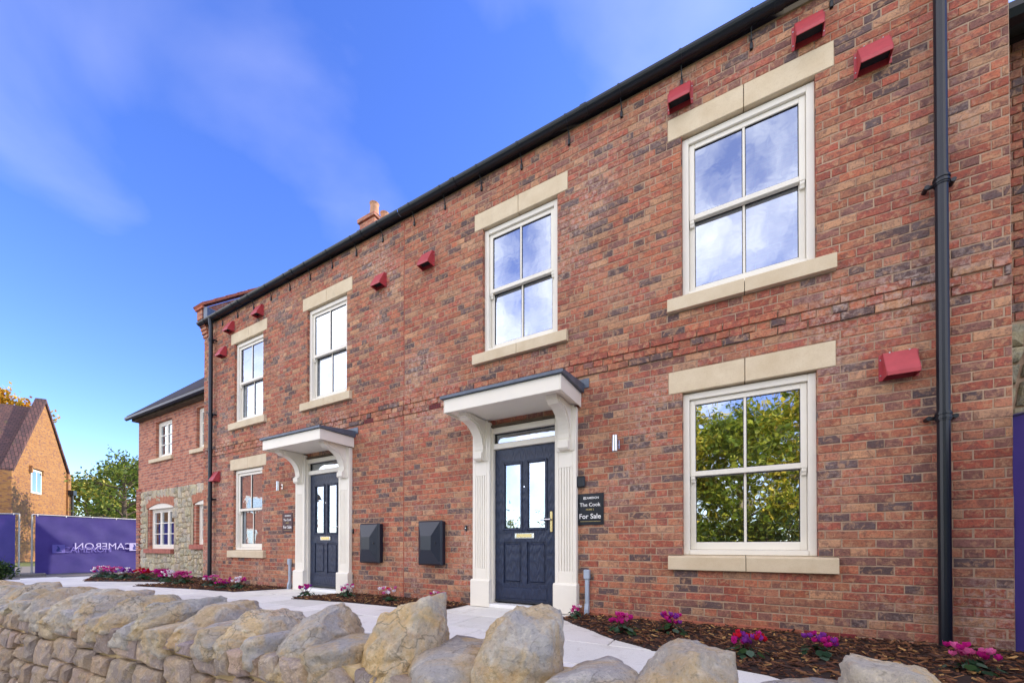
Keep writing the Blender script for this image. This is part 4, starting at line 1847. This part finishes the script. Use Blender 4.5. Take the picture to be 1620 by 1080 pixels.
def cyclamen(x, y, cols, label, s=1.0, nf=16):
    r = random.Random(int(abs(x) * 977 + abs(y) * 131))
    t = thing('cyclamen', label, 'flower', (x, y, PZ), 'cyclamen along the house fronts')
    lv = MB()
    for i in range(int(30 * s)):
        a, d = r.uniform(0, 6.28), r.uniform(.01, .12) * s
        c0 = Vector((x + d * math.cos(a), y + d * math.sin(a), PZ + .025 + r.uniform(0, .06) * s * (1.2 - d * 5)))
        w_ = r.uniform(.016, .027) * s
        rot = Matrix.Rotation(a, 3, 'Z') @ Matrix.Rotation(r.uniform(.1, .7), 3, 'Y')
        g = r.choice([lin(62, 92, 66), lin(44, 74, 50), lin(88, 112, 92), lin(54, 84, 44)])
        pts = [(-.9, 0, .25), (-.7, .8, .1), (.2, 1.0, 0), (1.25, .1, -.1), (.2, -1.0, 0), (-.7, -.8, .1)]
        lv.poly([c0 + rot @ (Vector(p) * w_) for p in pts], g[:3])
    for i in range(int(14 * s)):
        a, d = r.uniform(0, 6.28), r.uniform(.0, .09) * s
        lv.tube([(x, y, PZ), (x + d * .6 * math.cos(a), y + d * .6 * math.sin(a), PZ + .07 * s), (x + d * math.cos(a), y + d * math.sin(a), PZ + .12 * s)], .0022, 4, lin(110, 60, 60)[:3])
    lv.build('foliage', 'leaf', t, fixn=False)
    fl = MB()
    for i in range(nf):
        a, d = r.uniform(0, 6.28), r.uniform(.0, .105) * s
        c0 = Vector((x + d * math.cos(a), y + d * math.sin(a), PZ + (.085 + r.uniform(0, .065)) * s))
        c = r.choice(cols)
        for k in range(5):
            t_ = 6.28 * k / 5 + r.uniform(-.2, .2)
            kk = r.uniform(.8, 1.15)
            rot = Matrix.Rotation(t_, 3, 'Z')
            h_, w_ = r.uniform(.026, .036) * s, r.uniform(.010, .015) * s
            pts = [Vector((.002, 0, 0)), Vector((.012 * s, w_, h_ * .45)), Vector((.016 * s, w_ * .5, h_)), Vector((.016 * s, -w_ * .5, h_)), Vector((.012 * s, -w_, h_ * .45))]
            fl.poly([c0 + rot @ p for p in pts], (c[0] * kk, c[1] * kk, c[2] * kk))
    tag(fl.build('petals', 'petal', t, fixn=False), kind='stuff')


cyclamen(-1.50, -.30, [MAG, WHT, PNK], 'magenta and white cyclamen at the foot of the nearest grey conduit', .9, 12)
cyclamen(-.90, -.79, [MAG, PNK, MAG], 'broad bright pink cyclamen, nearest to the large pale boulder', 1.1, 26)
cyclamen(-.52, -.60, [MAG, VIO], 'violet pink cyclamen close to the brick wall left of the large window', 1.15, 18)
cyclamen(.06, -1.14, [MAG, RED, RED, VIO], 'red and magenta cyclamen below the near ground-floor window', 1.08, 24)
cyclamen(.50, -.88, [MAG, VIO, MAG], 'magenta and violet cyclamen below the right end of the near window', 1.08, 20)
cyclamen(1.25, -.86, [MAG, PNK], 'magenta cyclamen at the right, in front of the near downpipe', 1.08, 22)
cyclamen(-3.40, -.30, [PNK, MAG, WHT], 'pink cyclamen beside the left plinth of the nearest door', 1.1, 14)
cyclamen(-4.22, -.38, [WHT, WHT, RED, PNK], 'white and red cyclamen under the meter boxes', 1.25, 18)
cyclamen(-5.10, -.36, [MAG, WHT, MAG], 'magenta and white cyclamen right of the farther door', 1.2, 18)
cyclamen(-5.72, -.62, [MAG, VIO, MAG], 'dark magenta cyclamen at the left tip of the middle bed', 1.15, 16)
cyclamen(-7.85, -.50, [MAG, WHT], 'magenta and white cyclamen right of the pair under the farther window', 1.3, 20)
cyclamen(-8.05, -.66, [MAG, VIO], 'dark magenta cyclamen just under the farther ground-floor window', 1.1, 16)
cyclamen(-8.75, -.55, [WHT, MAG, PNK], 'white and magenta cyclamen left under the farther window', 1.35, 22)
xx = [(-9.75, -.6, [MAG, PNK], 'magenta cyclamen just right of the far downpipe'), (-10.35, -.62, [MAG, WHT], 'magenta and white cyclamen left of the far downpipe'), (-11.2, -.45, [MAG, MAG], 'dark pink cyclamen clump before the cottage window, rightmost'),
      (-11.8, -.55, [MAG, RED], 'deep pink cyclamen in the middle of the cottage bed'), (-12.4, -.7, [WHT, VIO], 'white cyclamen in the cottage bed'), (-12.95, -.75, [MAG, PNK], 'pink cyclamen left of the white one in the cottage bed'),
      (-13.5, -.8, [MAG, WHT], 'pink cyclamen near the left end of the cottage bed'), (-14.0, -.6, [PNK, WHT], 'pale pink cyclamen at the far left end of the cottage bed')]
for x, y, c, lb in xx:
    cyclamen(x, y, c, lb, 1.55, 30)


# ------------------------------------------------------------------ site fencing
def fence_panel(a, b, label, ztop=1.80, zbot=-.14, text=None, posts=(True, True), seed=1):
    A, B = Vector((*a, 0)), Vector((*b, 0))
    d = B - A
    ln = d.length
    d.normalize()
    nn = Vector((d.y, -d.x, 0))          # faces the yard
    if nn.dot(Vector((CAM.x, CAM.y, 0)) - A) < 0:
        nn = -nn
    t = thing('fence_panel', label, 'fence', (A.x, A.y, -.2), 'temporary fence panels')
    m_ = MB()
    for p, on in ((A, posts[0]), (B, posts[1])):
        if on:
            m_.tube([(p.x, p.y, -.2), (p.x, p.y, ztop + .02)], .021, 8)
    for z in (ztop + .02, -.08):
        m_.tube([(A.x, A.y, z), (B.x, B.y, z)], .018, 8)
    m_.build('frame', 'galv', t)
    r = random.Random(seed)
    m_ = MB()
    nu, nv = 40, 18
    for i in range(nu + 1):
        u = i / nu
        for j in range(nv + 1):
            v = j / nv
            sag = .03 * math.sin(u * math.pi * 5) * (1 - v) ** 2 * 0
            w_ = .055 * noise.noise(Vector((u * 3.0 + seed, v * 2.0, 0))) + .035 * noise.noise(Vector((u * 7 + v * 5, v * 3 - u * 3, seed)))
            w_ *= math.sin(math.pi * min(1, max(0, u))) ** .5
            p = A + d * (ln * (.015 + .97 * u)) + nn * (.06 + w_)
            m_.v.append((p.x, p.y, zbot + (ztop - zbot) * v + .012 * math.sin(u * 30) * (1 if v == 1 else 0)))
    for i in range(nu):
        for j in range(nv):
            k = i * (nv + 1) + j
            m_.face((k, k + nv + 1, k + nv + 2, k + 1))
    m_.build('banner', 'banner', t, smooth=True, fixn=False)
    m_ = MB()
    m_.tube([tuple(A + nn * .05 + Vector((0, 0, ztop))), tuple(B + nn * .05 + Vector((0, 0, ztop)))], .012, 6)
    m_.build('hem', 'navy_plain', t)
    m_ = MB()
    m_.tube([tuple(A + nn * .05 + Vector((0, 0, zbot))), tuple(B + nn * .05 + Vector((0, 0, zbot)))], .012, 6)
    m_.build('hem', 'navy_plain', t)
    for k in range(6):
        p = A + d * ln * (.03 + .94 * k / 5) + nn * .05
        m_ = MB()
        m_.tube([(p.x, p.y, ztop - .03), (p.x, p.y, ztop + .035)], .012, 6)
        m_.build('cable_tie', 'white_print', t)
    for p in (A, B):
        m_ = MB()
        m_.box(p.x - .12, p.x + .12, p.y - .3, p.y + .3, -.235, -.09, bev=.03)
        m_.build('foot_block', 'paving_bed', t)
    if text:
        rz = math.atan2(nn.y, nn.x) + math.pi / 2
        for body, size, u, z, mirror, mt, bold in text:
            p = A + d * u + nn * .125
            me = text_mesh(body, size, mirror, bold)
            me.materials.append(M[mt])
            o = link('lettering', me, t, (p.x, p.y, z))
            o.rotation_euler = (R(90), 0, rz)
            if len(body) == 7 and not mirror:
                o.scale.x = .95
        for u0, u1, z0, z1, mt in ((2.46, 2.78, .615, .905, 'banner_print'), (.42, .72, .56, .84, 'banner_ghost')):
            m_ = MB()
            p0, p1 = A + d * u0 + nn * .123, A + d * u1 + nn * .123
            m_.poly([(p0.x, p0.y, z0), (p1.x, p1.y, z0), (p1.x, p1.y, z1), (p0.x, p0.y, z1)])
            m_.build('logo_square', mt, t, fixn=False)
            m_ = MB()
            w_ = u1 - u0
            sh = [(.35, .12), (.75, .12), (.72, .25), (.55, .30), (.62, .5), (.5, .8), (.35, .9), (.42, .6), (.3, .35)]
            pts = []
            for fx, fz in sh:
                p = A + d * (u0 + w_ * fx) + nn * .127
                pts.append((p.x, p.y, z0 + (z1 - z0) * fz))
            m_.poly(pts)
            m_.build('logo_bird', 'banner_logo', t, fixn=False)
    return t


fence_panel((-19.95, -.72), (-20.42, 2.78), 'purple bannered fence panel with mirrored white lettering beside the cottage', text=[('CAMERON', .33, 1.74, .775, True, 'banner_print', .0), ('CAMERON', .28, 1.30, .66, False, 'banner_ghost', .0)], seed=2)
fence_panel((-20.0, -.98), (-22.6, -3.2), 'plain purple bannered fence panel at the left edge', seed=5)
fence_panel((-20.45, 2.85), (-21.2, 6.2), 'purple bannered fence panel running on behind the cottage', seed=6)
t = fence_panel((1.812, .10), (2.35, -1.35), 'purple bannered fence panel at the right edge by the house corner', ztop=1.77, zbot=.03, seed=9)

# ------------------------------------------------------------------ old hall at the left
ch = thing('old_hall', 'old brick hall with steep tiled roof and sunlit gable at the left', 'hall', (-41, 3.6, -.24))
GL, GR = Vector((-38.0, 1.79, 0)), Vector((-43.9, 5.37, 0))
gt = (GR - GL).normalized()
gn = Vector((-gt.y, gt.x, 0))
if gn.x < 0:
    gn = -gn                       # outward, towards the sun
back = -gn * 16
ap = (GL + GR) / 2 + gt * .10
zl, zr_, za = 5.15, 6.05, 10.55


def hp(p, z):
    return (p.x, p.y, z)


m_ = MB()
m_.poly([hp(GL, -.24), hp(GR, -.24), hp(GR, zr_), hp(ap, za), hp(GL, zl)])
m_.poly([hp(GL, -.24), hp(GL, zl), hp(GL + back, zl), hp(GL + back, -.24)])
m_.poly([hp(GR, -.24), hp(GR, zr_), hp(GR + back, zr_), hp(GR + back, -.24)])
m_.poly([hp(GL + back, -.24), hp(GR + back, -.24), hp(GR + back, zr_), hp(ap + back, za), hp(GL + back, zl)])
o = m_.build('wall', 'brick_chapel', ch)
for nm, e, ze in (('roof', GL, zl), ('roof', GR, zr_)):
    m_ = MB()
    out = (e - ap) * .05
    bt = MB()
    up = Vector((0, 0, .16))
    a0, a1 = Vector(hp(ap, za - .60)), Vector(hp(e, ze)) + out
    a1.z -= (za - ze) * .05
    c0, c1 = a0 + back - gn * .3, a1 + back - gn * .3
    a0, a1 = a0 - gn * .35, a1 - gn * .35
    m_.v = [tuple(v) for v in (a0, a1, c1, c0, a0 + up, a1 + up, c1 + up, c0 + up)]
    for f in ((0, 1, 2, 3), (7, 6, 5, 4), (0, 4, 5, 1), (1, 5, 6, 2), (2, 6, 7, 3), (3, 7, 4, 0)):
        m_.face(f)
    # local frame so that tile courses follow the slope
    me = m_.mesh('roof', fixn=True)
    me.materials.append(M['tile_chapel'])
    ux = (c0 - a0).normalized()
    uy = (a1 - a0).normalized()
    uy = (uy - ux * uy.dot(ux)).normalized()
    uz = ux.cross(uy)
    mat = Matrix((ux, uy, uz)).transposed().to_4x4()
    mat.translation = a0
    me.transform(mat.inverted())
    o = link('roof', me, ch)
    o.matrix_basis = mat
    # raised coping along the gable
    m_ = MB()
    q0, q1 = Vector(hp(ap, za + .22)), Vector(hp(e, ze + .25)) + out
    for k in range(14):
        p, q = q0.lerp(q1, k / 14), q0.lerp(q1, (k + .97) / 14)
        b0 = len(m_.v)
        lo = Vector((0, 0, -.26))
        m_.v += [tuple(v) for v in (p + gn * .10, q + gn * .10, q - gn * .42, p - gn * .42, p + gn * .10 + lo, q + gn * .10 + lo, q - gn * .42 + lo, p - gn * .42 + lo)]
        for f in ((0, 1, 2, 3), (7, 6, 5, 4), (0, 4, 5, 1), (1, 5, 6, 2), (2, 6, 7, 3), (3, 7, 4, 0)):
            m_.face([b0 + i for i in f])
    m_.build('gable_coping', 'tile_chapel', ch)
# gable window with hood mould
wc = GL + gt * 2.55
m_ = MB()
def gbox(mb, c, hw, d0, d1, z0, z1):
    b0 = len(mb.v)
    for z in (z0, z1):
        for dd in (d0, d1):
            for s_ in (-1, 1):
                p = c + gt * (hw * s_) + gn * dd
                mb.v.append((p.x, p.y, z))
    for q in ((0, 2, 3, 1), (4, 5, 7, 6), (0, 1, 5, 4), (1, 3, 7, 5), (3, 2, 6, 7), (2, 0, 4, 6)):
        mb.face([b0 + i for i in q])
gbox(m_, wc, .62, .002, .05, 4.2, 5.75)
wf = m_.build('window', 'cream', ch)
for s_ in (-1, 1):
    m_ = MB()
    gbox(m_, wc + gt * (s_ * .29), .24, .055, .06, 4.32, 5.63)
    m_.build('pane', 'glass', wf)
m_ = MB()
gbox(m_, wc, .78, .0, .16, 5.80, 5.95)
gbox(m_, wc + gt * .70, .08, .0, .14, 5.5, 5.80)
gbox(m_, wc - gt * .70, .08, .0, .14, 5.5, 5.80)
m_.build('hood_mould', 'brick_chapel', ch)
m_ = MB()
gbox(m_, GL - gt * .1 + gn * 0, .25, -.5, .12, -.24, zl + .12)
m_.build('corner_pier', 'brick_chapel', ch)
m_ = MB()
gbox(m_, GR + gt * .05, .22, -.5, .12, -.24, zr_ + .12)
m_.build('corner_pier', 'brick_chapel', ch)
m_ = MB()
pp = GR + gt * .1 + gn * .25
m_.tube([hp(pp, -.2), hp(pp, 4.6)], .08, 8)
gbox(m_, pp, .28, -.15, .15, 4.6, 4.95)
m_.build('downpipe', 'black', ch)

# brick house across the road, seen only as a reflection in the windows
oh = thing('facing_house', 'sunlit red brick house across the road, seen reflected in the farther window', 'house', (-36, -14, -.24))
m_ = MB()
m_.box(-41, -34, -19, -11, -.24, 5.2)
m_.poly([(-34, -19, 5.2), (-34, -11, 5.2), (-34, -15, 8.6)])
m_.build('wall', 'brick_far', oh)
m_ = MB()
m_.prism([(-19.4, 5.0), (-15, 8.7), (-10.6, 5.0), (-10.6, 5.15), (-15, 8.88), (-19.4, 5.15)], 0, -41.3, -33.8)
m_.build('roof', 'tile_chapel', oh)
for y0 in (-17.6, -13.6):
    for z0 in (.8, 3.4):
        m_ = MB()
        m_.box(-33.99, -33.93, y0, y0 + 1.2, z0, z0 + 1.3)
        wf = m_.build('window', 'cream', oh)
        m_ = MB()
        m_.box(-33.925, -33.92, y0 + .1, y0 + 1.1, z0 + .1, z0 + 1.2)
        m_.build('pane', 'glass', wf)


# ------------------------------------------------------------------ trees
def tree(x, y, h, rad, cols, label, name='broadleaf_tree', z0=-.24, leaves=5000, leaf=.16, crown_lo=.28, seed=1, trunk='trunk', group=None, wisp=1.0):
    r = random.Random(seed)
    t = thing(name, label, 'tree', (x, y, z0), group)
    tr = MB()
    base = Vector((x, y, z0))
    top = base + Vector((r.uniform(-.3, .3), r.uniform(-.3, .3), h * .82))
    tr.tube([base, base.lerp(top, .3) + Vector((r.uniform(-.1, .1), r.uniform(-.1, .1), 0)), base.lerp(top, .65), top], [h * .026, h * .02, h * .012, h * .003], 9)
    clumps = []
    nb_ = int(16 + h)
    for i in range(nb_):
        f = crown_lo + (1 - crown_lo) * ((i + r.random()) / nb_)
        s0 = base.lerp(top, f * .92)
        a = i * 2.4 + r.uniform(-.5, .5)
        env = math.sin(math.pi * min(1, (f - crown_lo) / (1 - crown_lo) * .82 + .16)) ** .7
        ln = rad * env * r.uniform(.7, 1.1)
        e = s0 + Vector((math.cos(a) * ln, math.sin(a) * ln, ln * r.uniform(.1, .6)))
        mid = s0.lerp(e, .5) + Vector((0, 0, .06 * ln))
        tr.tube([s0, mid, e], [h * .008, h * .005, h * .002], 5)
        clumps += [(e, rad * .30 * r.uniform(.7, 1.2)), (mid.lerp(e, .4), rad * .26 * r.uniform(.7, 1.2))]
        for _ in range(3):
            q = s0.lerp(e, r.uniform(.45, 1)) + Vector((r.uniform(-1, 1), r.uniform(-1, 1), r.uniform(-.4, .8))) * rad * .28
            tr.tube([s0.lerp(e, .5), q], [h * .003, h * .0012], 4)
            clumps.append((q, rad * .20 * r.uniform(.6, 1.2)))
    clumps.append((top, rad * .22))
    tr.build('trunk', trunk, t)
    lv = MB()
    wts = [c[1] ** 2 for c in clumps]
    for c0, cr in r.choices(clumps, wts, k=leaves):
        d = Vector((r.gauss(0, 1), r.gauss(0, 1), r.gauss(0, .75)))
        p = c0 + d * cr * .55
        s_ = leaf * r.uniform(.6, 1.3)
        n = Vector((r.gauss(0, 1), r.gauss(0, 1), r.gauss(.5, 1))).normalized()
        a = n.orthogonal().normalized()
        a = Matrix.Rotation(r.uniform(0, 6.28), 3, n) @ a
        b = n.cross(a)
        c = r.choice(cols)
        k = r.uniform(.7, 1.25)
        lv.poly([p - a * s_ * .5, p + b * s_ * .28 - a * s_ * .1, p + a * s_ * .55, p - b * s_ * .28 - a * s_ * .05], (c[0] * k, c[1] * k, c[2] * k))
    lv.build('crown', 'leaf', t, fixn=False)
    return t


GRN = [lin(108, 128, 50), lin(86, 108, 42), lin(140, 150, 64), lin(68, 90, 38)]
YEL = [lin(206, 156, 46), lin(188, 124, 38), lin(164, 144, 52), lin(214, 176, 70)]
MIX = [lin(138, 144, 56), lin(112, 128, 48), lin(172, 162, 66), lin(86, 104, 40), lin(190, 178, 88)]
DKG = [lin(64, 88, 40), lin(48, 70, 34), lin(84, 104, 46)]
tree(-35.2, 6.0, 8.5, 2.2, GRN, 'loose green tree rising just left of the cottage', leaves=4200, leaf=.20, seed=11, group='trees beyond the fence')
tree(-50.5, 8.0, 8.6, 2.6, MIX, 'yellowish green tree between the hall gable and the loose green tree', leaves=4200, leaf=.32, seed=12, group='trees beyond the fence')
tree(-44.5, 9.5, 5.2, 2.6, GRN, 'low green tree just above the fence, beside the hall', leaves=3600, leaf=.28, seed=13, crown_lo=.1, group='trees beyond the fence')
tree(-66, 3.7, 22.0, 3.8, YEL, 'tall autumn yellow tree behind the hall roof', leaves=16000, leaf=.42, seed=14, crown_lo=.6, group='trees beyond the fence')
tree(-58, 14, 12, 3.6, GRN, 'green tree behind the hall gable', leaves=4500, leaf=.4, seed=15, group='trees beyond the fence')
tree(-29.5, 18.5, 15.0, 4.2, GRN, 'thin-leaved tree behind the row whose branches shade the old hall gable', leaves=900, leaf=.22, seed=16, crown_lo=.35)
# across the road: reflected in the ground-floor window
sp = [(-2.6, -13.0, 8.2, 2.6, MIX, 'yellow-green tree across the road, left of the reflected group'), (.4, -12.6, 7.4, 2.4, GRN, 'green tree across the road, middle of the reflected group'),
      (2.9, -13.4, 8.6, 2.7, MIX, 'yellow-green tree across the road, right of the reflected group'), (6.2, -12.8, 7.2, 2.6, GRN, 'green tree across the road, farthest right'), (-6.0, -14.4, 5.2, 2.2, DKG, 'dark green tree across the road, farthest left')]
for i, (x, y, h_, rd, cl, lb) in enumerate(sp):
    cl = [(a * 2.2, b * 1.9, c * 1.3, 1) for a, b, c, _ in cl]
    tree(x, y, h_, rd, cl, lb, leaves=19000, leaf=.15, seed=30 + i, crown_lo=.05, trunk='trunk_pale', group='trees across the road')


def bush(x, y, rx, rz, cols, label, n, leaf, seed, name='shrub', group=None):
    r = random.Random(seed)
    t = thing(name, label, 'shrub', (x, y, -.24), group)
    st = MB()
    lv = MB()
    for i in range(24):
        a = r.uniform(0, 6.28)
        d = rx * r.uniform(.2, .9)
        e = Vector((x + d * math.cos(a), y + d * math.sin(a), -.2 + rz * r.uniform(.4, 1.0) * math.sqrt(max(.1, 1 - (d / rx) ** 2))))
        st.tube([(x + d * .2 * math.cos(a), y + d * .2 * math.sin(a), -.24), e], [.015, .005], 5)
        for _ in range(n // 24):
            p = e + Vector((r.gauss(0, 1), r.gauss(0, 1), r.gauss(0, 1))) * rx * .22
            s_ = leaf * r.uniform(.6, 1.3)
            nn = Vector((r.gauss(0, 1), r.gauss(0, 1), r.gauss(.5, 1))).normalized()
            A = Matrix.Rotation(r.uniform(0, 6.28), 3, nn) @ nn.orthogonal().normalized()
            B = nn.cross(A)
            c = r.choice(cols)
            k = r.uniform(.7, 1.25)
            lv.poly([p - A * s_ * .5, p + B * s_ * .28, p + A * s_ * .55, p - B * s_ * .28], (c[0] * k, c[1] * k, c[2] * k))
    st.build('stems', 'trunk', t)
    lv.build('foliage', 'leaf', t, fixn=False)


bush(-17.85, -1.85, .42, .5, DKG, 'dark green shrub in front of the fence at the left edge', 2400, .07, 41)
for i, x in enumerate((-9, -5.5, -2.2, 1.0, 4.2, 7.5)):
    bush(x, -10.2 - (i % 2) * .5, 1.7, 2.1, DKG if i % 2 else GRN, ['dark shrub', 'green shrub'][1 - i % 2] + ' across the road, number %s of the hedge row from the left' % ['one', 'two', 'three', 'four', 'five', 'six'][i], 2600, .11, 50 + i, 'hedge_shrub', 'hedge across the road')
